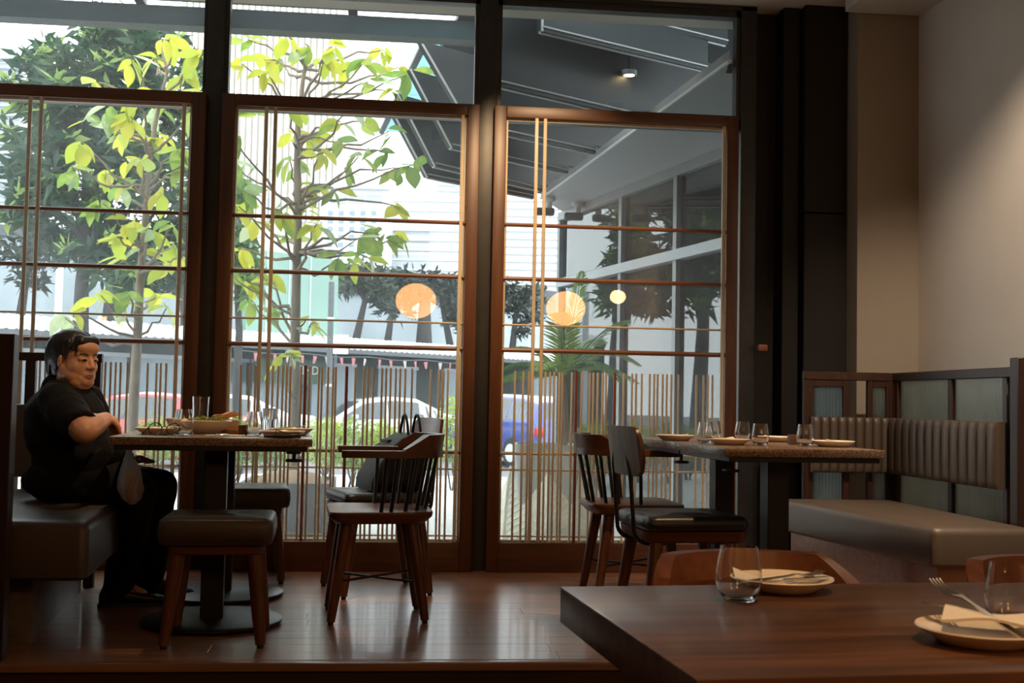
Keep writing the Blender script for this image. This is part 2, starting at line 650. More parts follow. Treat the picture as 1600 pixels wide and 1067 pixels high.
ROD = [150, 192, 218, 305, 328, 350, 372, 390, 438, -460, 485, 530, 545, 570, 595, 612, -660, 702, 746, 768, 792, 836, 857, 873, 900, 922, 944, 980, 1070, 1110, 1130, 1155]
x_of = lambda p: at_y(330 + p / 3.138, 640, WY).x - (-0.826)     # distance from the left inner edge of the sash
RODX = [(x_of(abs(p)), p < 0) for p in ROD]
rod_pale = MB().tube([(0, 0, 0.155), (0, 0, 1.045)], 0.0058, 8).mesh('rod', 'rod_pale')
rod_brown = MB().tube([(0, 0, 0.155), (0, 0, 1.05)], 0.0085, 8).mesh('rod', 'rod_brown')
FX = {1: (-2.26, -1.045), 2: (-0.826, 0.377), 3: (0.583, 1.777)}
OUTX = {1: (-2.33, -0.975), 2: (-0.893, 0.442), 3: (0.519, 1.842)}
for n, (xa, xb) in FX.items():
    oa, ob = OUTX[n]
    win = empty('window_%d' % n, (0, 0, 0), 0, kind='structure')
    y0, y1 = WY - 0.075, WY - 0.015
    ft = 2.447 - 0.0
    MB().rbox(oa, xa, y0, y1, 0.0, ft, 0.005, 2).build('sash_stile', 'frame_wood', win)
    MB().rbox(xb, ob, y0, y1, 0.0, ft, 0.005, 2).build('sash_stile', 'frame_wood', win)
    MB().rbox(xa, xb, y0, y1, ft - 0.062, ft, 0.005, 2).build('sash_rail', 'frame_wood_h', win)
    MB().rbox(xa, xb, y0, y1, 0.0, 0.152, 0.005, 2).build('sash_rail', 'frame_wood_h', win)
    # light wooden bead around the glass
    e = 0.012
    for (p, q, z0, z1) in ((xa, xa + e, 0.152, ft - 0.062), (xb - e, xb, 0.152, ft - 0.062), (xa + e, xb - e, 0.152, 0.152 + e), (xa + e, xb - e, ft - 0.062 - e, ft - 0.062)):
        MB().box(p, q, WY - 0.045, WY - 0.02, z0, z1).build('glazing_bead', 'rod_pale', win, smooth=False)
    MB().box(xa + 0.001, xb - 0.001, WY - 0.012, WY - 0.004, 0.153, ft - 0.063).build('pane', 'window_glass', win, smooth=False)
    ya = WY - 0.060
    # rails across the sash, of differing thickness
    for z, r, mm in ((1.818, 0.0105, 'rail_brown'), (1.532, 0.0115, 'rail_brown'), (1.288, 0.0055, 'rod_pale'), (1.155, 0.0125, 'rail_brown'), (0.614, 0.0085, 'rail_brown' if n < 3 else 'rod_pale'), (0.528, 0.0055, 'rod_pale'), (0.183, 0.0045, 'rod_pale')):
        MB().tube([(xa, ya + 0.012, z), (xb, ya + 0.012, z)], r, 8).build('lattice_rail', mm, win)
    dx = 0.0
    full = (x_of(236), x_of(280), 1.178) if n > 1 else (0.415, 0.47, 1.178)
    for q in full:
        MB().rbox(xa + q - 0.009, xa + q + 0.009, ya - 0.022, ya - 0.006, 0.152, ft - 0.062, 0.003, 1).build('lattice_bar', 'rod_pale', win)
    for q, br in RODX:
        o = link('rod', rod_brown if br else rod_pale, win, (xa + q + random.uniform(-0.003, 0.003), ya - 0.012 + (0.004 if br else 0), 0))
# fixed lights over the sashes
for n, (a, b) in enumerate(((-2.33, -0.985), (-0.898, 0.435), (0.535, 1.868))):
    tr = empty('window_%d' % (n + 4), (0, 0, 0), 0, kind='structure')
    MB().box(a, b, WY + 0.03, WY + 0.038, 2.40, 3.045).build('pane', 'window_glass' if n < 2 else 'window_glass_scratched', tr, smooth=False)
    for p, q in ((a, a + 0.022), (b - 0.022, b)):
        MB().box(p, q, WY + 0.0, WY + 0.07, 2.385, 3.045).build('glazing_bar', 'steel_dark', tr, smooth=False)
    MB().box(a, b, WY + 0.0, WY + 0.07, 3.01, 3.045).build('glazing_bar', 'steel_dark', tr, smooth=False)
    MB().box(a, b, WY + 0.0, WY + 0.07, 2.385, 2.44).build('glazing_bar', 'steel_dark', tr, smooth=False)

# ------------------------------------------------------------------ lamps of the room
mat('lantern_paper', (0.9, 0.75, 0.5), rough=0.9, emis=(1.0, 0.46, 0.14), es=14.0)
mat('lamp_glow', (0.9, 0.8, 0.6), rough=0.5, emis=(1.0, 0.62, 0.3), es=22.0)
mat('bulb_glow', (0.9, 0.8, 0.6), rough=0.5, emis=(1.0, 0.55, 0.22), es=16.0)


def lantern(x, y, z, r, label, m='lantern_paper'):
    t = empty('pendant_lantern', (x, y, z), 0, label, 'lamp', 'pendant lamps behind the viewer')
    prof = []
    for k in range(33):
        a = PI * k / 32
        rr = r * math.sin(a) * (1 + 0.012 * math.cos(k * PI))
        prof.append((max(rr, 0.03 * (r / 0.23)), -0.86 * r * math.cos(a)))
    MB().lathe(prof, 32).build('paper_shade', m, t)
    MB().tube([(0, 0, 0.84 * r), (0, 0, ZC - z)], 0.004, 6).build('cord', 'black_metal', t)
    return t


lantern(0.27, -0.6, 1.97, 0.225, 'large round orange paper lantern hanging behind the viewer')
lantern(1.93, -0.55, 1.93, 0.22, 'round orange paper lantern hanging by the right wall')
lantern(2.40, 0.05, 2.02, 0.085, 'small glowing globe pendant close to the right wall', 'lamp_glow')
for i, (u, v, d, r) in enumerate(((160, 497, 13.5, 0.05), (193, 508, 13.2, 0.045), (280, 493, 12.9, 0.045), (541, 536, 13.5, 0.04))):
    p = at_y(u, v, d)
    lantern(p.x, 2 * (WY - 0.01) - d, p.z, r, ('small bare bulb pendant over the far left seats', 'second small bare bulb pendant over the left seats', 'bulb pendant hanging nearest the left aisle', 'lowest small bulb pendant over the aisle')[i], 'bulb_glow')


def spot(x, y, tx, ty, tz, power, size=70, col=(1.0, 0.66, 0.36), label='', z=ZC):
    """ceiling downlight: housing, reflector and the light itself"""
    t = empty('ceiling_spotlight', (x, y, z), 0, label, 'spotlight', 'ceiling spotlights')
    d = (Vector((tx, ty, tz)) - Vector((x, y, z - 0.09))).normalized()
    MB().lathe([(0.0, 0.0), (0.05, 0.0), (0.05, -0.012), (0.0, -0.012)], 20).build('mount', 'black_metal', t)
    b = Vector((0, 0, -0.02))
    q = d.to_track_quat('-Z', 'Y').to_matrix()
    can = MB().lathe([(0.0, 0.03), (0.036, 0.03), (0.04, -0.09), (0.036, -0.09), (0.032, 0.0), (0.0, 0.0)], 20)
    can.v = [tuple(q @ Vector(p) + Vector((0, 0, -0.06))) for p in can.v]
    can.build('housing', 'black_metal', t)
    L = bpy.data.lights.new('spot_light', 'SPOT')
    L.energy = power
    L.color = col
    L.spot_size = math.radians(size)
    L.spot_blend = 0.7
    L.shadow_soft_size = 0.035
    o = bpy.data.objects.new('spot_light', L)
    COL.objects.link(o)
    o.parent = t
    o.location = Vector((0, 0, -0.06)) + d * 0.10
    o.rotation_euler = d.to_track_quat('-Z', 'Y').to_euler()
    return t


spot(1.6, 4.1, 1.6, 4.75, 0.7, 130, 50, label='black ceiling spotlight over the right granite table')
spot(0.9, 1.3, 1.1, 1.7, 0.5, 110, 68, label='black ceiling spotlight over the near wooden table')
spot(-0.62, 4.80, -0.66, 5.05, 0.75, 95, 42, label='black ceiling spotlight over the left granite table')
spot(2.2, 3.6, 2.78, 4.9, 0.85, 190, 75, (1.0, 0.78, 0.58), label='black ceiling spotlight washing the right wall')
spot(0.64, 4.55, 0.80, 6.17, 1.75, 170, 48, label='black ceiling spotlight beside the third window')
spot(0.35, 3.2, -1.16, 4.80, 0.93, 95, 19, label='black ceiling spotlight aimed at the left bench')

spot(-0.15, 4.9, -0.20, 6.17, 0.7, 45, 62, label='added black ceiling spotlight brightening the middle window rods')  # added to brighten the middle lattice rods; no such lamp is known


# ------------------------------------------------------------------ chairs and stools
def rounded_poly(pts, r, seg=5):
    out = []
    n = len(pts)
    for i in range(n):
        p0, p1, p2 = [Vector((pts[(i + k) % n][0], pts[(i + k) % n][1], 0)) for k in (-1, 0, 1)]
        rr = r[i] if isinstance(r, (list, tuple)) else r
        a = p1 + (p0 - p1).normalized() * rr
        b = p1 + (p2 - p1).normalized() * rr
        for k in range(seg + 1):
            t = k / seg
            q = a * (1 - t) ** 2 + p1 * 2 * t * (1 - t) + b * t * t
            out.append((q.x, q.y))
    return out


def inset(poly, s):
    cx = sum(p[0] for p in poly) / len(poly)
    cy = sum(p[1] for p in poly) / len(poly)
    return [(cx + (x - cx) * s, cy + (y - cy) * s) for x, y in poly]


def leg_shape(top, bot, rt, rb, n=10):
    mb = MB()
    top, bot = Vector(top), Vector(bot)
    mb.tube([top, top.lerp(bot, 0.12), top.lerp(bot, 0.7), bot], [rt, rt, (rt + rb) * 0.5, rb], n)
    return mb


def make_spindle_chair(name, loc, rotz, label, group):
    t = empty(name, loc, rotz, label, 'chair', group)
    poly = rounded_poly([(-0.215, -0.19), (0.205, -0.225), (0.205, 0.225), (-0.215, 0.19)], [0.09, 0.07, 0.07, 0.09], 6)
    L = []
    for z, s in ((0.392, 0.86), (0.418, 0.985), (0.432, 1.0), (0.440, 0.992), (0.4425, 0.96)):
        L.append([(x, y, z) for x, y in inset(poly, s)])
    MB().loft(L).build('seat', 'chair_wood_h', t)
    tops = [(-0.125, -0.12), (0.13, -0.135), (0.13, 0.135), (-0.125, 0.12)]
    feet = [(-0.185, -0.165), (0.185, -0.175), (0.185, 0.175), (-0.185, 0.165)]
    for (a, b), (c, d) in zip(tops, feet):
        lg = leg_shape((a, b, 0.405), (c, d, 0.012), 0.026, 0.0165).build('leg', 'chair_wood', t)
        MB().tube([(c, d, 0.0), (c, d, 0.014)], 0.011, 10).build('glide', 'black_soft', lg)
    st = MB()
    q = 0.6
    P = [(a + (c - a) * q, b + (d - b) * q, 0.165) for (a, b), (c, d) in zip(tops, feet)]
    st.tube([P[0], P[2]], 0.0055, 8)
    st.tube([(P[1][0], P[1][1], 0.158), (P[3][0], P[3][1], 0.158)], 0.0055, 8)
    st.build('stretcher', 'black_metal', t)
    # bow: arms in front, crest at the back
    path = []
    NS = 60
    for i in range(NS + 1):
        s = i / NS
        if s < 0.27:
            k = s / 0.27
            path.append(((0.16 - 0.20 * k), -0.230 - 0.008 * math.sin(k * PI)))
        elif s > 0.73:
            k = (1 - s) / 0.27
            path.append(((0.16 - 0.20 * k), 0.230 + 0.008 * math.sin(k * PI)))
        else:
            k = (s - 0.27) / 0.46
            a = -PI / 2 - k * PI
            path.append((-0.04 + 0.20 * math.cos(a), 0.230 * math.sin(a)))
    loops_arm, loops_cr = [], []
    for i, (x, y) in enumerate(path):
        x0, y0 = path[max(0, i - 1)]
        x1, y1 = path[min(NS, i + 1)]
        tx, ty = x1 - x0, y1 - y0
        l = math.hypot(tx, ty)
        nx, ny = -ty / l, tx / l
        s = i / NS
        k = abs(s - 0.5) * 2
        wd = 0.024 if k > 0.5 else 0.024 - 0.003 * (0.5 - k) / 0.5
        if i in (0, NS):
            wd *= 0.75
        z0, z1 = 0.655, 0.683
        loops_arm.append([(x - nx * wd, y - ny * wd, z0), (x + nx * wd, y + ny * wd, z0), (x + nx * wd, y + ny * wd, z1), (x - nx * wd, y - ny * wd, z1)])
        if k < 0.40:
            h = min(1.0, (0.40 - k) / 0.13)
            zt = 0.684 + 0.058 * h + 0.004
            w2 = wd * 0.80
            lean = -0.012 * h
            loops_cr.append([(x - nx * wd * 0.92, y - ny * wd * 0.92, 0.6825), (x + nx * wd * 0.92, y + ny * wd * 0.92, 0.6825), (x + nx * w2 + lean, y + ny * w2, zt), (x - nx * w2 + lean, y - ny * w2, zt)])
    MB().loft(loops_arm).build('arm_rail', 'chair_wood_h', t, angle=30)
    MB().loft(loops_cr).build('crest', 'chair_wood_h', t, angle=30)
    for k in range(11):
        s = 0.225 + 0.55 * k / 10
        x, y = path[int(round(s * NS))]
        bx_, by_ = max(-0.19, x * 0.86 + 0.012), y * 0.82
        MB().tube([(bx_, by_, 0.43), (x, y, 0.66)], [0.0085, 0.0075], 8).build('spindle', 'black_metal', t)
    return t


def tuft_cushion(w, d, z0, z1, m, nx=4, ny=4, dep=0.006, crown=0.008, edge=0.03):
    """square leather pad with stitched dimples"""
    n = 36
    L = []

    def outline(s):
        poly = rounded_poly([(-d / 2 * s, -w / 2 * s), (d / 2 * s, -w / 2 * s), (d / 2 * s, w / 2 * s), (-d / 2 * s, w / 2 * s)], 0.045 * s, 8)
        return poly
    e = edge
    rings = [(0.90, z0), (0.975, z0 + 0.006), (1.0, z0 + (z1 - z0) * 0.4), (0.995, z0 + (z1 - z0) * 0.7), (0.97, z1 - 0.006), (0.93, z1), (0.8, z1), (0.65, z1), (0.5, z1), (0.35, z1), (0.2, z1), (0.07, z1)]
    for s, z in rings:
        ring = []
        for x, y in outline(s):
            zz = z
            if s < 0.95 and z == z1:
                gx = abs(math.sin(PI * (x / d + 0.5) * nx))
                gy = abs(math.sin(PI * (y / w + 0.5) * ny))
                zz += crown * (1 - s * s) - dep * (1 - min(1, min(gx, gy) * 2.2)) * (1 if s < 0.9 else 0.4)
            ring.append((x, y, zz))
        L.append(ring)
    return MB().loft(L)


def make_panel_chair(name, loc, rotz, label, group):
    t = empty(name, loc, rotz, label, 'chair', group)
    tuft_cushion(0.42, 0.41, 0.408, 0.462, 'leather_black').build('cushion', 'leather_black', t, angle=60)
    poly = rounded_poly([(-0.20, -0.19), (0.205, -0.205), (0.205, 0.205), (-0.20, 0.19)], 0.05, 5)
    MB().loft([[(x, y, z) for x, y in inset(poly, s)] for z, s in ((0.365, 0.92), (0.372, 0.97), (0.408, 1.0))]).build('seat_frame', 'chair_wood_h', t)
    for a, b, c, d in ((-0.15, -0.15, -0.2, -0.19), (0.155, -0.16, 0.2, -0.195), (0.155, 0.16, 0.2, 0.195), (-0.15, 0.15, -0.2, 0.19)):
        lg = leg_shape((a, b, 0.375), (c, d, 0.012), 0.027, 0.0165).build('leg', 'chair_wood', t)
        MB().tube([(c, d, 0.0), (c, d, 0.014)], 0.011, 10).build('glide', 'black_soft', lg)
    # bent black tube that carries the back
    hw = 0.105
    pts = []
    for k in range(7):
        a = PI / 2 * k / 6
        pts.append((-0.19 - 0.065 * math.sin(a) + 0.0, -hw, 0.385 + 0.065 - 0.065 * math.cos(a) - 0.03))
    pts = [(-0.10, -hw, 0.357)] + [(-0.172 - 0.055 * math.sin(PI / 2 * k / 6), -hw, 0.357 + 0.055 * (1 - math.cos(PI / 2 * k / 6))) for k in range(7)]
    pts.append((-0.242, -hw, 0.62))
    for k in range(1, 12):
        a = PI * k / 12
        pts.append((-0.245 - 0.008 * math.sin(a), -hw * math.cos(a), 0.62 + 0.10 * math.sin(a)))
    pts.append((-0.242, hw, 0.62))
    pts += [(p[0], hw, p[2]) for p in reversed(pts[:8])]
    MB().tube(pts, 0.0085, 10).build('back_tube', 'black_metal', t)
    # curved plywood back
    loops = []
    nn = 14
    prof = rounded_poly([(-0.205, 0.612), (0.205, 0.612), (0.205, 0.80), (-0.205, 0.80)], [0.07, 0.07, 0.06, 0.06], 7)

    def curve(yv, zv, off):
        return (-0.212 - 0.028 * (1 - (yv / 0.205) ** 2) + off - (zv - 0.6) * 0.14, yv, zv)
    cols = []
    A = [curve(a, b, -0.007) for a, b in prof]
    B = [curve(a, b, 0.007) for a, b in prof]
    mb = MB()
    # fan of strips across the width so that the panel bends
    ys = sorted(set([round(p[0], 4) for p in prof]))

    def zr(yv):
        zs = []
        for (a0, b0), (a1, b1) in zip(prof, prof[1:] + prof[:1]):
            if (a0 - yv) * (a1 - yv) <= 0 and abs(a1 - a0) > 1e-9:
                k = (yv - a0) / (a1 - a0)
                zs.append(b0 + (b1 - b0) * k)
        return (min(zs), max(zs)) if zs else (0.7, 0.71)
    ysm = [-0.2045 + 0.409 * k / 24 for k in range(25)]
    for yv in ysm:
        lo, hi = zr(yv)
        loops.append([curve(yv, lo, -0.007), curve(yv, hi, -0.007), curve(yv, hi, 0.007), curve(yv, lo, 0.007)])
    bp = MB().loft(loops).build('back_panel', 'chair_wood_h', t, angle=50)
    # greyed veneer on the rear face
    l2 = []
    for yv in ysm[1:-1]:
        lo, hi = zr(yv)
        l2.append([curve(yv, lo + 0.003, -0.0085), curve(yv, hi - 0.003, -0.0085), curve(yv, hi - 0.003, -0.0066), curve(yv, lo + 0.003, -0.0066)])
    MB().loft(l2).build('veneer', 'ply_grey', bp, angle=50)
    return t


def make_stool(name, loc, rotz, label, group):
    t = empty(name, loc, rotz, label, 'stool', group)
    tuft_cushion(0.40, 0.40, 0.358, 0.452, 'leather_brown', 3, 3).build('cushion', 'leather_brown', t, angle=60)
    poly = rounded_poly([(-0.165, -0.165), (0.165, -0.165), (0.165, 0.165), (-0.165, 0.165)], 0.03, 4)
    MB().loft([[(x, y, z) for x, y in inset(poly, s)] for z, s in ((0.325, 0.96), (0.33, 0.99), (0.36, 1.0))]).build('apron', 'chair_wood_h', t)
    for a in (-1, 1):
        for b in (-1, 1):
            lg = leg_shape((a * 0.13, b * 0.13, 0.35), (a * 0.165, b * 0.16, 0.012), 0.027, 0.018).build('leg', 'chair_wood', t)
            MB().tube([(a * 0.165, b * 0.16, 0.0), (a * 0.165, b * 0.16, 0.014)], 0.012, 10).build('glide', 'black_soft', lg)
    return t


R = math.radians
ca = make_spindle_chair('spindle_armchair', (-0.035, 4.91, 0), R(184.6), 'brown wooden spindle armchair standing in front of the chair with the black bag', 'spindle armchairs')
dup(ca, (1.11, 5.36, 0), R(2), 'brown wooden spindle armchair at the far left side of the right granite table')
dup(ca, (0.835, 2.50, -0.2), R(-86), 'brown spindle armchair tucked behind the near table, beyond the plate with fork')
dup(ca, (1.535, 2.44, -0.2), R(-84), 'brown spindle armchair behind the near table, cut off by the right edge')
cb = make_panel_chair('cushioned_chair', (-0.04, 5.56, 0), R(180 + 16), 'wooden chair with black cushion carrying the black handbag', 'cushioned chairs')
dup(cb, (1.15, 4.58, 0), R(6), 'wooden chair with black leather cushion and curved plywood back at right granite table')
s1 = make_stool('stool', (-0.604, 4.446, 0), R(3), 'brown leather stool at the near end of the left granite table', 'leather stools')
dup(s1, (-0.675, 5.90, 0), R(8), 'brown leather stool at the window end of the left granite table')


# ------------------------------------------------------------------ tables
def granite_table(loc, rotz, w, d, label, clamp_side):
    """table top centred on loc; x across, y in depth"""
    t = empty('granite_table', loc, rotz, label, 'table', 'granite topped pedestal tables')
    MB().rbox(-w / 2, w / 2, -d / 2 + 0.001, d / 2 - 0.001, 0.702, 0.732, 0.003, 2).build('table_top', 'granite', t)
    MB().rbox(-w / 2 + 0.018, w / 2 - 0.018, -d / 2 + 0.006, d / 2 - 0.006, 0.683, 0.702, 0.002, 1).build('sub_top', 'black_metal', t)
    MB().rbox(-0.043, 0.043, -0.043, 0.043, 0.02, 0.683, 0.003, 1).build('column', 'black_metal', t)
    bs = MB().lathe([(0.0, 0.030), (0.262, 0.024), (0.27, 0.020), (0.27, 0.012), (0.0, 0.012)], 56).build('base_plate', 'black_metal', t)
    for k in range(4):
        a = PI / 4 + k * PI / 2
        MB().tube([(0.235 * math.cos(a), 0.235 * math.sin(a), 0.0), (0.235 * math.cos(a), 0.235 * math.sin(a), 0.013)], 0.014, 10).build('glide', 'black_soft', bs)
    for yy in (-d * 0.30,):
        x = clamp_side * (w / 2 - 0.065)
        cl = MB().tube([(x, yy, 0.645), (x, yy, 0.684)], 0.007, 8).build('clamp_screw', 'black_metal', t)
        MB().lathe([(0.0, 0.652), (0.03, 0.650), (0.033, 0.645), (0.03, 0.640), (0.0, 0.638)], 16, x, yy).build('clamp_knob', 'black_soft', cl)
    return t


def place(base, rot, lx, ly):
    c, s = math.cos(rot), math.sin(rot)
    return (base[0] + lx * c - ly * s, base[1] + lx * s + ly * c, 0.0)


TL = (-0.640, 4.43)                            # middle of the near edge of the left pair
TLR = R(4.6)
granite_table(place(TL, TLR, 0, 0.325), TLR, 0.725, 0.65, 'left granite table, near half, with spectacles and a glass on it', 1)
granite_table(place(TL, TLR, 0, 0.978), TLR, 0.725, 0.65, 'left granite table, window half, pushed against the near half', 1)
TR = (1.515, 4.19)
TRR = R(3.5)
granite_table(place(TR, TRR, 0, 0.30), TRR, 0.615, 0.60, 'right granite table, near half, beside the cushioned chair with plywood back', -1)
granite_table(place(TR, TRR, 0, 0.903), TRR, 0.615, 0.60, 'right granite table, window half, beside the far spindle armchair', -1)

# near wooden table
NT = (0.383, 1.437)
NTR = R(5.0)
t = empty('wooden_table', (NT[0], NT[1], -0.2), NTR, 'dark brown solid wooden table in the near right corner', 'table')
MB().rbox(0, 1.75, 0, 0.728, 0.685, 0.75, 0.004, 2).build('table_top', 'table_wood', t)
MB().rbox(0.12, 1.63, 0.10, 0.63, 0.66, 0.685, 0.002, 1).build('sub_frame', 'black_metal', t)
for xx in (0.38, 1.37):
    MB().rbox(xx - 0.045, xx + 0.045, 0.32, 0.41, 0.02, 0.66, 0.003, 1).build('column', 'black_metal', t)
    MB().rbox(xx - 0.25, xx + 0.25, 0.115, 0.615, 0.0, 0.02, 0.006, 2).build('base_plate', 'black_metal', t)

# ------------------------------------------------------------------ benches and their screens
def ribbed(x0, x1, z0, z1, y=0.0, pitch=0.016, amp=0.004):
    mb = MB()
    n = max(2, int((x1 - x0) / pitch)) * 4
    L = []
    for i in range(n + 1):
        x = x0 + (x1 - x0) * i / n
        yy = y - amp * abs(math.sin(PI * i / 4))
        L.append([(x, yy, z0), (x, yy, z1), (x, y + 0.004, z1), (x, y + 0.004, z0)])
    return mb.loft(L)


def screen(name, loc, rotz, L, stiles, label, z_glass=((0.60, 1.02),), rail_z=(0.0, 0.58), full=None, top=1.065, group=None, openings=()):
    """wooden screen along local x of length L with ribbed glass between the stiles"""
    t = empty(name, loc, rotz, label, 'screen', group)
    MB().rbox(0, L, -0.02, 0.02, top - 0.042, top, 0.003, 1).build('top_rail', 'booth_wood', t)
    for a, b in stiles:
        MB().rbox(a, b, -0.018, 0.018, 0.0, top - 0.042, 0.003, 1).build('stile', 'booth_wood', t)
    for i, ((a, b), (c, d)) in enumerate(zip(stiles, stiles[1:])):
        if i in openings:
            continue
        for z0, z1 in z_glass:
            ribbed(b, c, z0, z1).build('ribbed_pane', 'ribbed_glass', t, angle=70)
        for z0, z1 in rail_z:
            MB().rbox(b, c, -0.015, 0.015, z0, z1, 0.002, 1).build('cross_rail', 'booth_wood', t)
    return t


def channel_back(name, loc, rotz, L, z0, z1, wch, m, label=None, cat=None):
    """padded back with vertical stitched channels, facing local -y"""
    t = empty(name, loc, rotz, label, cat)
    n = max(1, round(L / wch))
    wch = L / n
    prof = []
    for k in range(9):
        a = PI * k / 8
        prof.append((wch / 2 * (1 - math.cos(a)) * 0.99 + 0.0005, -0.030 - 0.022 * math.sin(a) ** 0.7))
    loops = []
    H = z1 - z0
    for z, s in ((0, 0.55), (0.008, 0.82), (0.03, 1.0), (H - 0.03, 1.0), (H - 0.008, 0.82), (H, 0.5)):
        ring = [(x, -0.03 + (y + 0.03) * s, z0 + z) for x, y in prof] + [(wch, -0.002, z0 + z), (0, -0.002, z0 + z)]
        loops.append(ring)
    me = MB().loft(loops).mesh('channel', m, True, 60)
    for k in range(n):
        link('channel', me, t, (k * wch, 0, 0))
    MB().box(0, L, -0.004, 0.012, z0 + 0.004, z1 - 0.004).build('back_board', 'black_soft', t, smooth=False)
    return t


def bench(name, poly, z0, z1, plinth, m, mbase, label):
    cx = sum(p[0] for p in poly) / len(poly)
    cy = sum(p[1] for p in poly) / len(poly)
    t = empty(name, (cx, cy, 0), 0, label, 'bench')
    loc = [(x - cx, y - cy) for x, y in poly]
    w = max(abs(x) for x, y in loc)
    d = max(abs(y) for x, y in loc)
    pl = rounded_poly(loc, 0.035, 5)
    L = []
    for z, off in ((z0, 0.02), (z0 + 0.012, 0.0), (z1 - 0.03, 0.0), (z1 - 0.008, 0.008), (z1, 0.026), (z1 + 0.004, 0.08), (z1 + 0.005, 0.16)):
        L.append([(x * (w - off) / w, y * (d - off) / d, z) for x, y in pl])
    MB().loft(L).build('seat_cushion', m, t, angle=50)
    q = rounded_poly([(x - cx, y - cy) for x, y in plinth], 0.01, 2)
    MB().prism(q, 0.0, z0 + 0.002).build('plinth', mbase, t)
    return t


mat('plinth_grey', (0.13, 0.11, 0.10), rough=0.45, var=0.25, scale=14, bump=0.05)
# right corner booth
bench('bench', [(2.07, 4.34), (2.475, 4.34), (2.475, 5.66), (1.895, 5.66)], 0.285, 0.437, [(2.13, 4.42), (2.47, 4.42), (2.47, 5.65), (1.965, 5.65)], 'leather_taupe', 'plank', 'taupe leather bench with wooden plinth in the right corner booth')
screen('booth_screen', (2.535, 5.76, 0), R(-90), 1.20, [(0.0, 0.05), (0.06, 0.09), (0.62, 0.66), (1.10, 1.14)], 'wooden screen with ribbed glass along the right wall behind the bench', z_glass=((0.36, 1.023),), rail_z=((0.30, 0.36),), openings=(0,), group='booth screens')
screen('booth_screen', (2.06, 5.745, 0), 0, 0.475, [(0.0, 0.045), (0.20, 0.235), (0.33, 0.355), (0.425, 0.475)], 'short wooden screen with ribbed glass at the window end of the right bench', z_glass=((0.36, 1.023),), rail_z=((0.30, 0.36), (0.99, 1.023)), openings=(1,), group='booth screens')
channel_back('padded_back', (2.512, 5.67, 0), R(-90), 1.05, 0.565, 0.84, 0.078, 'leather_taupe', 'long channelled taupe leather back pad on the right wall screen', 'back pad')
channel_back('padded_back', (2.085, 5.725, 0), 0, 0.40, 0.565, 0.84, 0.045, 'leather_taupe', 'short channelled taupe leather back pad facing the viewer in the booth', 'back pad')
# end post and return screen of the right booth
t = empty('booth_end_screen', (2.49, 4.52, 0), 0, 'tall dark wooden end post with ribbed glass screen at the right picture edge', 'screen')
MB().rbox(0, 0.065, -0.03, 0.03, 0.0, 1.10, 0.003, 1).build('stile', 'booth_wood', t)
MB().rbox(0.065, 0.28, -0.02, 0.02, 1.055, 1.10, 0.003, 1).build('top_rail', 'booth_wood', t)
ribbed(0.085, 0.28, 0.84, 1.02).build('ribbed_pane', 'ribbed_glass', t, angle=70)
ribbed(0.085, 0.28, 0.42, 0.56).build('ribbed_pane', 'ribbed_glass', t, angle=70)
for z0, z1 in ((1.02, 1.055), (0.80, 0.84), (0.0, 0.42)):
    MB().rbox(0.065, 0.28, -0.016, 0.016, z0, z1, 0.002, 1).build('cross_rail', 'booth_wood', t)
MB().rbox(0.065, 0.28, -0.03, 0.016, 0.56, 0.80, 0.01, 2).build('back_pad', 'leather_taupe', t)

# left booth
bench('bench', [(-2.3, 4.16), (-1.0, 4.16), (-1.125, 5.58), (-2.3, 5.58)], 0.25, 0.45, [(-2.2, 4.38), (-1.235, 4.38), (-1.36, 5.56), (-2.2, 5.56)], 'leather_brown', 'plinth_grey', 'brown leather bench with grey plinth under the seated person')
t = empty('booth_end_screen', (-1.245, 4.115, 0), 0, 'tall dark wooden end screen with ribbed glass at the left picture edge', 'screen')
MB().rbox(-0.065, 0.0, -0.03, 0.03, 0.0, 1.078, 0.003, 1).build('stile', 'booth_wood', t)
MB().rbox(-1.1, -0.065, -0.02, 0.02, 1.03, 1.078, 0.003, 1).build('top_rail', 'booth_wood', t)
ribbed(-1.1, -0.068, 0.845, 1.03).build('ribbed_pane', 'ribbed_glass', t, angle=70)
ribbed(-1.1, -0.068, 0.465, 0.575).build('ribbed_pane', 'ribbed_glass', t, angle=70)
for z0, z1 in ((0.575, 0.845), (0.0, 0.465)):
    MB().rbox(-1.1, -0.065, -0.016, 0.016, z0, z1, 0.002, 1).build('cross_rail', 'booth_wood', t)
t = empty('booth_screen', (-2.3, 5.64, 0), 0, 'open dark wooden screen frame behind the seated person', 'screen', 'booth screens')
MB().rbox(0, 0.98, -0.02, 0.02, 1.03, 1.068, 0.003, 1).build('top_rail', 'booth_wood', t)
for a in (0.0, 0.47, 0.64, 0.93):
    MB().rbox(a, a + 0.045, -0.018, 0.018, 0.0, 1.03, 0.003, 1).build('stile', 'booth_wood', t)
MB().rbox(0, 0.98, -0.045, 0.018, 0.50, 0.83, 0.01, 2).build('back_pad', 'leather_brown', t)

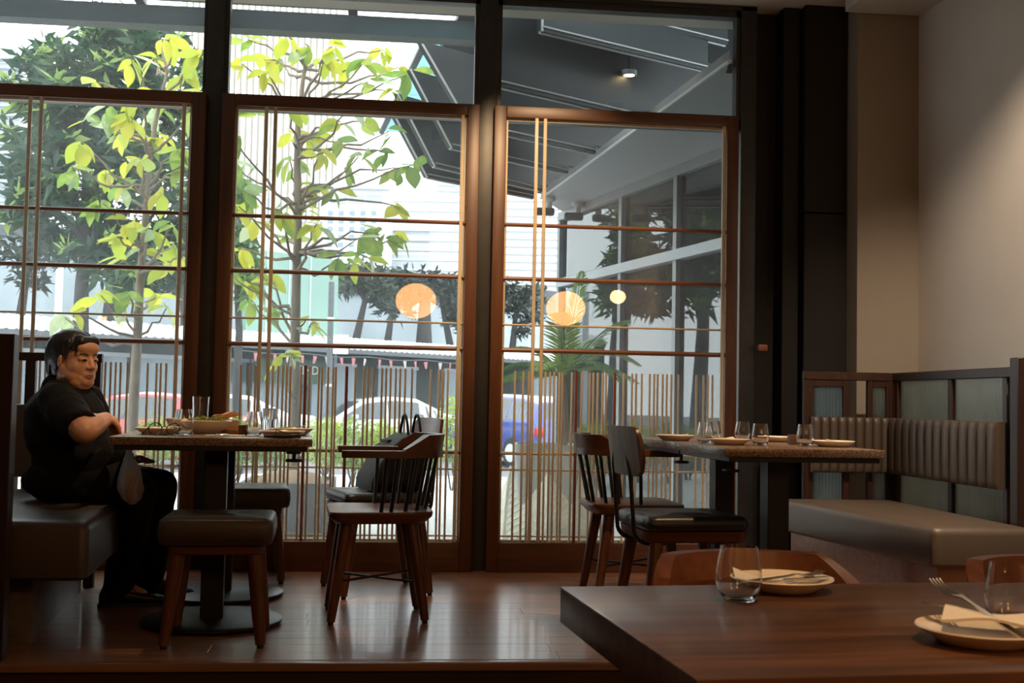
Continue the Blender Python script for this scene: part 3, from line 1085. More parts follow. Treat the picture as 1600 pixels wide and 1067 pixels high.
# ------------------------------------------------------------------ outside: ground
mat('paving', (0.52, 0.51, 0.49), rough=0.8, var=0.12, scale=6, bump=0.05)
mat('asphalt', (0.16, 0.16, 0.165), rough=0.9, var=0.2, scale=10)
mat('planter_dark', (0.06, 0.065, 0.07), rough=0.6, var=0.2, scale=8)
mat('mulch', (0.30, 0.19, 0.10), rough=0.95, var=0.5, scale=60, bump=0.5)
mat('bark', (0.22, 0.17, 0.12), rough=0.9, var=0.35, scale=25, bump=0.3, stretch=(1, 1, 0.3))
mat('bark_dark', (0.045, 0.042, 0.042), rough=0.9, var=0.3, scale=10, bump=0.3)
leaf_mat('leaf_lime', (0.42, 0.50, 0.05), (0.62, 0.60, 0.06), 0.6)
leaf_mat('leaf_green', (0.20, 0.34, 0.06), (0.42, 0.52, 0.10), 0.55)
leaf_mat('leaf_pale', (0.34, 0.46, 0.22), (0.60, 0.68, 0.42), 0.5)
leaf_mat('leaf_dark', (0.03, 0.075, 0.04), (0.24, 0.36, 0.13), 0.45, scale=1.2)
leaf_mat('leaf_bright', (0.20, 0.36, 0.08), (0.42, 0.56, 0.16), 0.55, scale=2)
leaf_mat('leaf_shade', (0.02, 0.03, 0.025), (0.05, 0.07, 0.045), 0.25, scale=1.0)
leaf_mat('leaf_hedge', (0.16, 0.28, 0.04), (0.42, 0.52, 0.10), 0.5, scale=4)
leaf_mat('leaf_palm', (0.10, 0.22, 0.04), (0.30, 0.42, 0.10), 0.45, scale=3)
GZ, RZ = -0.13, -0.5
struct('pavement', MB().box(-30, 30, 6.40, 15.5, -0.5, GZ), 'paving')
struct('road', MB().box(-80, 80, 15.5, 160, RZ - 0.3, RZ), 'asphalt')
struct('kerb', MB().rbox(-30, 30, 15.4, 15.6, -0.5, GZ + 0.02, 0.02, 2), 'paving', smooth=True)

# ------------------------------------------------------------------ leaves
def leaf_blade(n=7, wmax=0.30, fold=0.10, droop=0.18, pointed=1.0):
    mb = MB()
    vs, fs = [], []
    for i in range(n + 1):
        s = i / n
        wd = wmax * (math.sin(PI * s ** 0.9) ** 0.9) * (1 if s < 0.97 else 0.4)
        if i == 0 or i == n:
            wd = 0.012
        z = -droop * s * s
        vs += [(s, -wd, z + fold * wd * 1.6), (s, 0, z), (s, wd, z + fold * wd * 1.6)]
    for i in range(n):
        a = 3 * i
        fs += [(a, a + 3, a + 4, a + 1), (a + 1, a + 4, a + 5, a + 2)]
    mb.add(vs, fs)
    return mb


LEAF = {}
for mm in ('leaf_lime', 'leaf_green', 'leaf_pale'):
    LEAF[mm] = [leaf_blade(7, wq, fq, dq).mesh('leaf', mm, True, 80) for wq, fq, dq in ((0.27, 0.12, 0.10), (0.25, 0.2, 0.22), (0.29, 0.06, 0.04), (0.23, 0.35, 0.15))]


def curve_pts(a, b, sag, n=6, jit=0.02):
    a, b = Vector(a), Vector(b)
    out = []
    for i in range(n + 1):
        s = i / n
        p = a.lerp(b, s)
        p.z += sag * 4 * s * (1 - s)
        if 0 < i < n:
            p += Vector((random.uniform(-jit, jit), random.uniform(-jit, jit), random.uniform(-jit, jit)))
        out.append(p)
    return out


def young_tree(D, trunk_px, clusters, base_z, label, lsize, nper, seed, r0=0.045):
    random.seed(seed)
    tr = [at_d(u, v, D) for u, v in trunk_px]
    root = Vector((tr[0].x, tr[0].y, base_z))
    t = empty('young_tree', root, 0, label, 'tree', 'young broad-leaved trees outside the window')
    n = len(tr)
    MB().tube([Vector((0, 0, 0))] + [p - root for p in tr], [r0 * 1.05] + [r0 * (1 - 0.75 * i / (n - 1)) for i in range(n)], 10).build('trunk', 'bark', t)
    cnt = 0
    for (u, v, mm, k) in clusters:
        dd = D + random.uniform(-0.55, 0.55)
        c = at_d(u, v, dd)
        # nearest trunk point somewhat below
        best = min(tr, key=lambda p: abs((p.z + 0.30) - c.z) + 0.3 * abs(p.x - c.x))
        s = best.lerp(tr[min(n - 1, tr.index(best) + 1)], random.random() * 0.5)
        if (c - s).length > 0.08:
            q = curve_pts(s, c, random.uniform(-0.08, 0.05), 6, 0.025)
            MB().tube([p - root for p in q], [0.014, 0.012, 0.011, 0.009, 0.008, 0.006, 0.004], 6).build('branch', 'bark', t)
        for j in range(k + 1):
            L = lsize * random.uniform(0.75, 1.2)
            m2 = mm if random.random() < 0.75 else random.choice(('leaf_lime', 'leaf_green', 'leaf_pale'))
            o = link('leaf', random.choice(LEAF[m2]), t)
            o.location = c - root + Vector((random.uniform(-0.035, 0.035), random.uniform(-0.03, 0.03), random.uniform(-0.03, 0.03)))
            o.rotation_euler = (random.uniform(-0.9, 0.9), random.uniform(-0.2, 1.15), random.uniform(0, 2 * PI))
            o.scale = (L, L, L)
            cnt += 1
    return t


Lm, Gm, Pm = 'leaf_lime', 'leaf_green', 'leaf_pale'
cl1 = [(205, 92, Lm, 4), (238, 90, Lm, 4), (290, 112, Lm, 5), (312, 85, Lm, 3), (265, 60, Lm, 2), (170, 172, Pm, 4), (140, 128, Lm, 2), (205, 182, Lm, 4), (245, 172, Pm, 4), (255, 60, Lm, 2),
       (300, 182, Gm, 4), (128, 222, Lm, 4), (112, 262, Gm, 5), (165, 268, Lm, 5), (200, 248, Lm, 4), (240, 215, Lm, 4), (280, 235, Gm, 4), (160, 318, Gm, 4), (188, 292, Lm, 4),
       (182, 372, Lm, 5), (205, 345, Lm, 4), (232, 358, Lm, 4), (228, 392, Lm, 3), (268, 352, Gm, 3), (272, 380, Gm, 2), (262, 412, Lm, 3), (192, 405, Lm, 3), (158, 462, Lm, 3), (182, 470, Lm, 5),
       (196, 455, Gm, 3), (242, 462, Lm, 3), (262, 478, Lm, 3), (98, 494, Pm, 2), (112, 484, Lm, 1), (285, 405, Lm, 3), (300, 140, Lm, 4), (140, 195, Pm, 3), (215, 150, Lm, 4), (270, 150, Gm, 3), (290, 262, Gm, 3), (225, 245, Lm, 3), (255, 300, Lm, 3), (195, 215, Lm, 4)]
young_tree(8.9, [(203, 735), (208, 640), (214, 540), (219, 440), (228, 330), (234, 250), (243, 190), (262, 110)], cl1, GZ + 0.25, 'young tree with lime green leaves behind the seated person', 0.185, 4, 3)
cl2 = [(388, 62, Gm, 4), (412, 92, Lm, 3), (452, 58, Lm, 4), (482, 72, Lm, 4), (520, 72, Lm, 4), (545, 105, Gm, 4), (568, 98, Gm, 4), (600, 78, Lm, 3), (622, 105, Lm, 4), (575, 128, Gm, 4), (612, 142, Lm, 3), (636, 118, Gm, 3),
       (378, 100, Lm, 4), (440, 92, Pm, 4), (505, 95, Lm, 4), (394, 176, Gm, 3), (368, 212, Gm, 4), (418, 112, Lm, 4), (455, 168, Lm, 2), (462, 205, Lm, 4), (530, 196, Gm, 3), (545, 172, Pm, 2), (572, 190, Lm, 2), (608, 205, Gm, 3),
       (600, 236, Gm, 3), (618, 262, Gm, 4), (645, 258, Gm, 4), (560, 245, Gm, 3), (542, 265, Gm, 3), (502, 238, Lm, 4), (484, 215, Lm, 4), (472, 262, Gm, 4), (452, 245, Gm, 4), (492, 292, Lm, 3), (520, 295, Gm, 3), (530, 222, Gm, 3),
       (372, 262, Gm, 4), (384, 300, Gm, 4), (372, 322, Lm, 3), (398, 345, Lm, 3), (440, 330, Lm, 4), (478, 330, Lm, 4), (495, 350, Lm, 4), (560, 372, Gm, 3), (598, 372, Gm, 4), (622, 368, Lm, 3), (553, 412, Lm, 4), (530, 402, Gm, 3),
       (592, 362, Gm, 3), (448, 378, Gm, 3), (372, 388, Lm, 4), (362, 430, Lm, 4), (388, 442, Lm, 4), (398, 474, Gm, 4), (432, 482, Gm, 3), (412, 432, Lm, 2), (480, 497, Lm, 2), (494, 504, Gm, 2), (448, 552, Pm, 3), (440, 562, Lm, 2), (620, 322, Lm, 2), (570, 400, Lm, 2)]
young_tree(8.8, [(457, 735), (460, 640), (461, 540), (463, 440), (466, 340), (464, 250), (466, 190), (474, 120), (484, 80)], cl2, GZ + 0.25, 'young tree with sparse green leaves rising from the dark planter in the middle window', 0.175, 4, 5)


def planter(x0, x1, y0, y1, h, label):
    t = empty('planter_box', ((x0 + x1) / 2, (y0 + y1) / 2, GZ), 0, label, 'planter', 'planter boxes under the young trees')
    w, d = (x1 - x0) / 2, (y1 - y0) / 2
    for a, b, c, e in ((-w, w, -d, -d + 0.04), (-w, w, d - 0.04, d), (-w, -w + 0.04, -d + 0.04, d - 0.04), (w - 0.04, w, -d + 0.04, d - 0.04)):
        MB().rbox(a, b, c, e, 0, h, 0.004, 1).build('side_panel', 'planter_dark', t)
    # heaped mulch
    L = []
    for s, z in ((1.0, h - 0.04), (0.9, h + 0.0), (0.6, h + 0.04), (0.2, h + 0.06)):
        L.append([((w - 0.045) * s * math.copysign(min(1, abs(1.3 * math.cos(a))), math.cos(a)), (d - 0.045) * s * math.copysign(min(1, abs(1.3 * math.sin(a))), math.sin(a)), z + (random.uniform(-0.01, 0.01) if s < 1 else 0)) for a in [2 * PI * k / 28 for k in range(28)]])
    MB().loft(L).build('mulch', 'mulch', t, angle=80)
    return t


pa = at_d(385, 735, 8.6)
pb = at_d(522, 735, 8.6)
planter(pa.x, pb.x, 8.35, 9.15, 0.42, 'dark planter box with straw mulch under the sparse young tree')
pa = at_d(150, 740, 8.7)
pb = at_d(262, 740, 8.7)
planter(pa.x, pb.x, 8.45, 9.2, 0.42, 'dark planter box with straw mulch beside the seated person')


def leaf_cloud(centers, per, size, spread, seed, six=True, up=0.2):
    """thousands of small lance-shaped leaves in rosettes"""
    rng = np.random.default_rng(seed)
    C = np.repeat(np.array(centers, float), per, axis=0)
    n = len(C)
    d = rng.normal(size=(n, 3))
    d[:, 2] = d[:, 2] * 0.7 + up
    d /= np.linalg.norm(d, axis=1)[:, None]
    nrm = rng.normal(size=(n, 3))
    nrm[:, 2] += 0.8
    s = np.cross(d, nrm)
    s /= np.linalg.norm(s, axis=1)[:, None] + 1e-9
    L = size * rng.uniform(0.7, 1.3, n)[:, None]
    B = C + rng.normal(size=(n, 3)) * spread
    wd = 0.16
    sag = np.zeros((n, 3))
    sag[:, 2] = -0.12
    v0 = B
    v1 = B + d * L * 0.4 + s * L * wd
    v2 = B + d * L + sag * L
    v3 = B + d * L * 0.4 - s * L * wd
    V = np.stack([v0, v1, v2, v3], 1).reshape(-1, 3)
    mb = MB()
    mb.v = [tuple(p) for p in V.tolist()]
    mb.f = [(4 * i, 4 * i + 1, 4 * i + 2, 4 * i + 3) for i in range(n)]
    return mb


def cloud_mesh(mb, m):
    me = bpy.data.meshes.new('foliage')
    me.from_pydata(mb.v, [], mb.f)
    me.materials.append(MATS[m])
    return me


def big_tree(D, base_px, trunk, blobs, nros, per, size, m, label, r0, seed, group=None, ground=RZ, bark='bark_dark', jit=1.2):
    """trunk as pixel path at depth D; blobs (u, v, ru, rv) are the masses of the crown"""
    random.seed(seed)
    rng = np.random.default_rng(seed)
    tr = [at_d(u, v, D) for u, v in trunk]
    root = Vector((tr[0].x, tr[0].y, ground))
    t = empty('dark_tree', root, 0, label, 'tree', group)
    n = len(tr)
    MB().tube([Vector((0, 0, 0))] + [p - root for p in tr], [r0 * 1.2] + [r0 * (1 - 0.5 * i / max(1, n - 1)) for i in range(n)], 10).build('trunk', bark, t)
    tot = sum(b[2] * b[3] for b in blobs)
    cen = []
    for (u, v, ru, rv) in blobs:
        k = max(3, int(nros * ru * rv / tot))
        c = at_d(u, v, D)
        rx, rz = ru / FPX * D, rv / FPX * D
        q = rng.normal(size=(k, 3))
        q /= np.linalg.norm(q, axis=1)[:, None]
        q *= rng.uniform(0.45, 1.0, k)[:, None] ** 0.6
        cen += [(c.x - root.x + a * rx, c.y - root.y + b * rx * jit, c.z - root.z + e * rz) for a, b, e in q.tolist()]
        bq = curve_pts(tr[-1], c, 0.1, 5, 0.05)
        if (c - tr[-1]).length > 0.2:
            MB().tube([p - root for p in bq], [r0 * 0.45, r0 * 0.38, r0 * 0.3, r0 * 0.22, r0 * 0.15, r0 * 0.1], 6).build('branch', bark, t)
    fo = link('foliage', cloud_mesh(leaf_cloud(cen, per, size, size * 0.18, seed), m), t)
    fo['kind'] = 'stuff'
    if m == 'leaf_dark':                        # lighter green leaves on some of the rosettes
        fo = link('bright_foliage', cloud_mesh(leaf_cloud([c for k, c in enumerate(cen) if k % 7 == 0], 8, size * 1.05, size * 0.12, seed + 1, up=0.6), 'leaf_bright'), t)
        fo['kind'] = 'stuff'
    return t


big_tree(15.5, None, [(125, 700), (126, 600), (126, 500), (128, 440), (135, 380)],
         [(130, 150, 90, 75), (75, 130, 55, 60), (190, 90, 80, 55), (210, 210, 90, 80), (100, 260, 95, 70), (60, 330, 50, 50), (250, 300, 75, 80), (140, 360, 80, 55), (225, 410, 90, 50), (60, 215, 55, 60), (270, 130, 55, 70), (285, 400, 40, 60), (180, 50, 60, 40)],
         850, 9, 0.235, 'leaf_dark', 'large dense dark green tree behind the lime leaved young tree', 0.14, 11)

big_tree(15.2, None, [(372, 700), (370, 600), (374, 520), (370, 440)], [(372, 400, 30, 40), (352, 345, 26, 40), (390, 440, 20, 26), (365, 300, 24, 30)], 130, 8, 0.20, 'leaf_dark', 'slender dark green tree between first window post and sparse young tree', 0.07, 17)

# ------------------------------------------------------------------ shrubs
def shrub(u, D, ztop, wd, label, seed, zb=0.05):
    random.seed(seed)
    p = at_d(u, 700, D)
    root = Vector((p.x, p.y, GZ))
    t = empty('shrub', root, 0, label, 'shrub', 'low hedge shrubs beyond the pavement')
    st = MB()
    for k in range(6):
        a = random.uniform(0, 2 * PI)
        st.tube(curve_pts((random.uniform(-0.05, 0.05), random.uniform(-0.05, 0.05), 0), (wd * 0.6 * math.cos(a), wd * 0.5 * math.sin(a), ztop * 0.8 + 0.1), 0.0, 4, 0.02), [0.010, 0.009, 0.008, 0.006, 0.004], 5)
    st.build('stems', 'bark_dark', t)
    rng = np.random.default_rng(seed)
    k = 130
    q = rng.normal(size=(k, 3))
    q /= np.linalg.norm(q, axis=1)[:, None]
    q *= rng.uniform(0.3, 1, k)[:, None] ** 0.5
    hz = (ztop - zb) / 2
    cen = [(a * wd, b * wd * 0.8, zb - GZ + hz + c * hz) for a, b, c in q.tolist()]
    fo = link('foliage', cloud_mesh(leaf_cloud(cen, 7, 0.075, 0.02, seed, up=0.4), 'leaf_hedge'), t)
    fo['kind'] = 'stuff'


for i, (u, zt, wd, D, lb) in enumerate(((245, 0.66, 0.33, 13.4, 'low bright green shrub seen just right of the seated person'), (368, 0.66, 0.30, 13.6, 'low green shrub seen behind the drinking glasses of the left table'), (425, 0.60, 0.28, 13.8, 'low green shrub seen behind the planter trunk'),
                                        (508, 0.66, 0.30, 13.2, 'low bright green shrub just right of the left table corner'), (552, 0.66, 0.30, 13.5, 'low bright green shrub in front of the silver car bonnet'), (600, 0.64, 0.28, 13.3, 'low green shrub in front of the silver car door'),
                                        (712, 0.92, 0.24, 13.4, 'taller green shrub beside the middle window post'), (650, 0.40, 0.26, 13.8, 'low green shrub behind the black handbag'), (1028, 0.62, 0.35, 13.4, 'low green shrub seen through the right window behind the plywood chair back'), (290, 0.55, 0.28, 13.9, 'low shrub with bare stems beside the first window post'), (60, 0.6, 0.35, 13.4, 'low green shrub seen behind the back of the seated person'))):
    shrub(u, D, zt, wd, lb, 100 + i, 0.02 if i % 3 else 0.12)

# ------------------------------------------------------------------ sculpted leaf pot with palm
mat('pot_grey', (0.48, 0.51, 0.52), rough=0.7, var=0.1, scale=8, bump=0.05)
mat('leaf_stone', (0.78, 0.80, 0.72), rough=0.75, var=0.12, scale=10, bump=0.08)


def stone_leaf(parent, loc, H, W, lean, rotz):
    """standing pointed leaf of cast stone with raised veins"""
    n = 14
    loops = []
    for i in range(n + 1):
        s = i / n
        wd = W / 2 * (math.sin(PI * (0.28 + 0.72 * s)) ** 0.75 if s < 1 else 0) / 1.0
        wd = max(wd, 0.006)
        z = H * s
        yb = -lean * s * s
        loops.append([(-wd, yb + 0.02, z), (-wd * 0.5, yb - 0.012, z), (0, yb - 0.03, z), (wd * 0.5, yb - 0.012, z), (wd, yb + 0.02, z), (0, yb + 0.035, z)])
    o = MB().loft(loops).build('sculpted_leaf', 'leaf_stone', parent, loc, rotz, angle=25)
    v = MB()
    v.tube([(0, -lean * (k / 8) ** 2 - 0.031, H * k / 8) for k in range(9)], [0.012] * 8 + [0.005], 6)
    for k in range(1, 12):
        s = k / 13
        for sg in (-1, 1):
            s2 = min(0.98, s + 0.16)
            w2 = W / 2 * (math.sin(PI * (0.28 + 0.72 * s2)) ** 0.75) * 0.9
            v.tube([(0, -lean * s * s - 0.03, H * s), (sg * w2 * 0.5, -lean * ((s + s2) / 2) ** 2 - 0.016, H * (s + s2) / 2), (sg * w2, -lean * s2 * s2 + 0.014, H * s2)], 0.0065, 5)
    v.build('veins', 'leaf_stone', o)
    return o


def leaf_pot(u, D, label, s=1.0):
    p = at_d(u, 760, D)
    t = empty('leaf_pot', (p.x, p.y, GZ), R(-6), label, 'flower pot')
    prof = rounded_poly([(-1, -1), (1, -1), (1, 1), (-1, 1)], 0.25, 4)
    L = [[(x * a * s, y * a * s, z * s) for x, y in prof] for z, a in ((0, 0.13), (0.05, 0.14), (0.35, 0.19), (0.70, 0.225), (0.73, 0.23), (0.73, 0.20), (0.66, 0.19))]
    MB().loft(L).build('pot_body', 'pot_grey', t, angle=35)
    stone_leaf(t, (0.01 * s, -0.22 * s, 0), 0.56 * s, 0.36 * s, -0.03, 0)
    stone_leaf(t, (-0.26 * s, -0.10 * s, 0), 0.58 * s, 0.36 * s, -0.05, R(-50))
    stone_leaf(t, (0.27 * s, -0.10 * s, 0), 0.58 * s, 0.36 * s, -0.05, R(50))
    return t


leaf_pot(853, 8.1, 'grey flower pot with sculpted stone leaves behind the third window')
pp = at_d(880, 690, 8.2)


def frond(parent, base, direc, L, droop, seed):
    random.seed(seed)
    d = Vector(direc).normalized()
    side = d.cross(Vector((0, 0, 1))).normalized()
    pts = []
    n = 16
    for i in range(n + 1):
        s = i / n
        p = Vector(base) + d * L * s
        p.z -= droop * L * s ** 2.2
        pts.append(p)
    mb = MB()
    mb.tube(pts, [0.007 * (1 - 0.8 * i / n) for i in range(n + 1)], 5)
    for i in range(3, n * 2):
        s = i / (n * 2)
        k = int(s * n)
        p = pts[k].lerp(pts[min(n, k + 1)], s * n - k)
        tdir = (pts[min(n, k + 1)] - pts[max(0, k - 1)]).normalized()
        ll = 0.26 * L * (math.sin(PI * min(1, s * 0.9 + 0.12)) ** 0.6)
        for sg in (-1, 1):
            e = (tdir * 0.75 + side * sg * 0.75 + Vector((0, 0, -0.18 + random.uniform(-.1, .1)))).normalized()
            w_ = tdir.cross(e).cross(e).normalized() * 0.009
            q = p + e * ll
            m_ = p + e * ll * 0.45
            mb.add([p, m_ + w_, q + Vector((0, 0, -0.12 * ll)), m_ - w_], [(0, 1, 2, 3)])
    return mb.build('frond', 'leaf_palm', parent, smooth=False)


t = empty('palm', (pp.x, pp.y, GZ + 0.66), 0, 'small palm with feathery fronds growing from the sculpted leaf pot', 'palm')
MB().tube([(0, 0, 0), (0.01, 0, 0.2), (0.0, 0, 0.42), (-0.01, 0, 0.62)], [0.03, 0.026, 0.022, 0.016], 8).build('stem', 'bark', t)
for i, (dx, dy, dz, L, dr) in enumerate(((-0.9, -0.1, 0.75, 0.62, 0.55), (-0.8, -0.3, 0.35, 0.58, 0.45), (-0.95, 0.2, 0.15, 0.55, 0.3), (0.15, -0.1, 1.2, 0.85, 0.15), (-0.1, -0.3, 1.2, 0.7, 0.3), (0.75, 0.0, 1.2, 0.85, 0.35), (0.9, -0.2, 0.9, 0.75, 0.6), (0.6, -0.6, 0.6, 0.6, 0.7), (-0.4, -0.6, 0.7, 0.6, 0.6), (0.5, 0.5, 1.0, 0.7, 0.4), (-0.7, 0.3, 0.9, 0.65, 0.5), (0.95, 0.1, 0.4, 0.6, 0.5))):
    frond(t, (0, 0, 0.5 + 0.02 * (i % 4)), (dx, dy, dz), L, dr, 300 + i)

# ------------------------------------------------------------------ steel and glass canopy
mat('canopy_steel', (0.075, 0.095, 0.105), rough=0.5, metal=0.2, var=0.15, scale=5)
mat('baffle_dark', (0.02, 0.025, 0.028), rough=0.5, var=0.12, scale=2)
mat('trim_pale', (0.62, 0.64, 0.65), rough=0.4)
mat('soffit_grey', (0.34, 0.36, 0.38), rough=0.4, var=0.05, scale=2)
cn = empty('glass_canopy', (0, 7.2, 3.1), 0, 'steel and glass canopy over the pavement outside the windows', 'canopy')


def cbox(name, m, x0, x1, y0, y1, z0, z1):
    return MB().box(x0, x1, y0 - 7.2, y1 - 7.2, z0 - 3.1, z1 - 3.1).build(name, m, cn, smooth=False)


cbox('edge_beam', 'canopy_steel', -6, 0.55, 7.12, 7.25, 3.085, 3.20)
cbox('upper_beam', 'canopy_steel', -6, 0.75, 7.02, 7.10, 3.22, 3.36)
for xx in (-2.95, -1.55, -0.30, 0.55):
    cbox('rafter', 'canopy_steel', xx, xx + 0.055, 6.42, 7.15, 3.20, 3.34)
for i, (a, b) in enumerate(((-2.895, -1.555), (-1.495, -0.305), (-0.245, 0.545))):
    cbox('glass_panel', 'canopy_glass_dark' if i < 2 else 'canopy_glass', a, b, 6.44, 7.02, 3.36, 3.372)
g1, g2 = at_z(664, 66, 3.62), at_z(596, 206, 3.62)
poly = [(g1.x, g1.y), (g2.x, g2.y), (1.6, 12.6), (3.4, 12.6), (3.4, 7.0), (0.6, 7.0)]
for a, b in (((g1.x, g1.y, 3.62), (g2.x, g2.y, 3.62)),):
    MB().tube([Vector(a) - Vector((0, 7.2, 3.1)), Vector(b) - Vector((0, 7.2, 3.1))], 0.03, 6).build('edge_tube', 'canopy_steel', cn)
cuts = [0.0, 0.27, 0.52, 0.76, 1.0]
for c0, c1 in zip(cuts, cuts[1:]):
    q0 = g1.lerp(g2, c0)
    q1 = g1.lerp(g2, c1 - 0.006)
    pl = [(q0.x, q0.y - 7.2), (q1.x, q1.y - 7.2), (3.4, q1.y - 7.2), (3.4, q0.y - 7.2)]
    MB().prism(pl, 0.52, 0.532).build('glass_panel', 'canopy_glass', cn, smooth=False)
# the dark blades under it
ZB = 2.75
TIPS = []
for i, (b, r_, tip) in enumerate((((668, 277), (835, 310), (631, 207)), ((680, 260), (845, 298), (644, 190)), ((706, 231), (888, 271), (665, 153)), ((735, 198), (931, 240), (687, 115)), ((768, 131), (1012, 188), (718, 42)), ((847, 49), (1106, 111), (823, 8)), ((888, 10), (1137, 70), (866, -28)))):
    zb_k, hk = (3.05, 0.44) if i == 5 else (3.25, 0.27) if i == 6 else (ZB, 0.50)
    Bp, Rp = at_z(b[0], b[1], zb_k), at_z(r_[0], r_[1], zb_k)
    ax = (Rp - Bp).normalized()
    nrm = Vector((-ax.y, ax.x, 0))
    d = ray(*tip)
    k = (Bp - EYE).dot(nrm) / d.dot(nrm)
    T = EYE + d * k
    e_ = (T - Bp)
    e_ = e_ * (hk / e_.z) if e_.z > 0.05 else Vector((-0.3, -0.2, hk))
    if e_.length > 1.1:
        e_ = Vector((-ax.x * 0.4, -ax.y * 0.4, hk))
    if (Bp + e_).y < 6.68:
        e_ *= 0.0
        e_.z = hk
    T = Bp + e_
    TIPS.append(T.copy())
    Tr = Rp.copy()
    Tr.z = T.z
    ce = Bp.lerp(Rp, 0.5)
    t = empty('canopy_blade', ce, 0, ('lowest and farthest dark canopy blade over the street', 'second lowest dark canopy blade above the palm', 'third dark canopy blade from the street end', 'fourth dark canopy blade, crossing behind the middle post', 'fifth dark canopy blade, largest behind the third window top light', 'sixth dark canopy blade, with warm glow on it', 'topmost dark canopy blade at the window head')[i], 'canopy blade', 'dark blades under the canopy')
    off = nrm * 0.05
    f4 = [Bp, Rp, Tr, T]
    MB().loft([[p - ce for p in f4], [p + off - ce for p in f4]]).build('blade', 'baffle_dark', t, smooth=False)
    if i < 5:                                   # the blade runs on above the pale soffit
        e2 = [Vector((Rp.x, Rp.y, 2.815)), Vector((Rp.x, Rp.y, 2.815)) + ax * 0.9]
        f5 = e2 + [Vector((e2[1].x, e2[1].y, T.z)), Tr]
        MB().loft([[p - ce for p in f5], [p + off - ce for p in f5]]).build('blade_return', 'baffle_dark', t, smooth=False)
    for q, zo in ((0.0, 0.0), (0.028, 0.03)):
        MB().tube([Bp - ce + off * 0.5 + Vector((0, 0, q)) - off * (0.6 if q else 0), Rp - ce + off * 0.5 + Vector((0, 0, q)) - off * (0.6 if q else 0)], 0.011 if q == 0 else 0.006, 5).build('edge_trim', 'trim_pale', t)
    MB().tube([Bp - ce, T - ce], 0.008, 5).build('end_trim', 'trim_pale', t)
rf_ = [(1.10, 6.68), (1.10, 8.45)] + [(p.x + 0.30, p.y - 0.12) for p in TIPS[3::-1]] + [(1.35, 11.6), (3.3, 12.0), (3.3, 6.68)]
MB().prism([(x, y - 7.2) for x, y in rf_], 3.54 - 3.1, 3.58 - 3.1).build('opaque_roof', 'baffle_dark', cn, smooth=False)
# pale soffit beside the neighbouring shopfront
l0, l1 = at_z(1140, 95, ZB), at_z(845, 310, ZB)
F0, F1 = Vector((2.80, 6.55, 0)), Vector((1.66, 11.5, 0))
sf = [(l0.x, l0.y), (l1.x, l1.y), (F1.x + 0.02, F1.y), (F0.x + 0.05, F0.y), (2.75, 6.42), (l0.x + 0.05, 6.42)]
so = struct('ceiling_soffit', MB().prism(sf, ZB + 0.002, ZB + 0.06), 'soffit_grey')
MB().tube([(l0.x, l0.y, ZB), (l1.x, l1.y, ZB)], 0.012, 5).build('edge_trim', 'trim_pale', so)
dl = at_z(983, 118, 3.0)
t = empty('downlight', dl, 0, 'small round lit downlight among the dark canopy blades', 'downlight')
MB().lathe([(0, 0.03), (0.05, 0.03), (0.05, 0.0), (0.036, 0.0), (0.036, 0.008), (0, 0.008)], 18).build('rim', 'trim_pale', t)
MB().tube([(0, 0, 0.03), (0, 0, 0.54)], 0.008, 8).build('stem', 'baffle_dark', t)
MB().lathe([(0, 0.006), (0.034, 0.006), (0.034, 0.002), (0, 0.002)], 18).build('lens', 'lamp_glow', t)
# camera dome on the soffit
for i, (u, v) in enumerate(((858, 322), (903, 330))):
    p = at_z(u, v - 14, ZB)
    t = empty('security_camera', p, 0, ('white and black security camera under the soffit corner', 'dark security camera beside the shopfront glass')[i], 'camera')
    MB().lathe([(0, 0), (0.06, 0), (0.06, -0.03), (0.03, -0.05), (0.03, -0.10), (0, -0.10)], 14).build('mount', 'trim_pale' if i == 0 else 'soffit_grey', t)
    MB().rbox(-0.13, 0.05, -0.04, 0.04, -0.17, -0.10, 0.02, 2).build('camera_body', 'baffle_dark', t)

# ------------------------------------------------------------------ neighbouring shopfront
mat('alu_grey', (0.20, 0.21, 0.215), rough=0.4, metal=0.3, var=0.05, scale=6)
mat('shop_dark', (0.05, 0.05, 0.05), rough=0.9)
ax = (F1 - F0)
FL = ax.length
ax = ax / FL
ang = math.atan2(ax.y, ax.x)
fs_ = empty('shopfront', (F0.x, F0.y, GZ), ang, 'glazed neighbouring shopfront running away from the third window', 'shopfront')
hz = ZB - GZ
zt_ = 2.04 - GZ
cuts = [0.05, 0.85, 1.62, 2.55, 3.6, FL]
for i, c in enumerate(cuts):
    MB().box(c - 0.03, c + 0.03, -0.04, 0.04, 0, hz).build('mullion', 'alu_grey', fs_, smooth=False)
MB().box(0, FL, -0.06, 0.06, zt_ - 0.03, zt_ + 0.05).build('transom', 'soffit_grey', fs_, smooth=False)
MB().box(0, FL, -0.05, 0.05, hz - 0.08, hz).build('head_rail', 'alu_grey', fs_, smooth=False)
MB().box(0, FL, -0.05, 0.05, 0, 0.08).build('sill_rail', 'alu_grey', fs_, smooth=False)
for a, b in zip(cuts, cuts[1:]):
    MB().box(a + 0.03, b - 0.03, -0.008, 0.0, 0.08, zt_ - 0.05).build('pane', 'facade_glass', fs_, smooth=False)
    MB().box(a + 0.03, b - 0.03, -0.008, 0.0, zt_ + 0.07, hz - 0.08).build('pane', 'facade_glass', fs_, smooth=False)
for c in (1.2, 3.1):
    MB().box(c - 0.05, c + 0.05, -0.25, -0.12, 0.0, zt_).build('door_post', 'shop_dark', fs_, smooth=False)
MB().box(0, FL, -1.6, -1.5, 0, hz).build('dark_box_back', 'shop_dark', fs_, smooth=False)  # added dark box behind the panes so the glass looks dark
MB().box(FL - 0.04, FL, -1.5, -0.06, 0, hz).build('dark_box_side', 'shop_dark', fs_, smooth=False)  # box sides added to keep daylight out
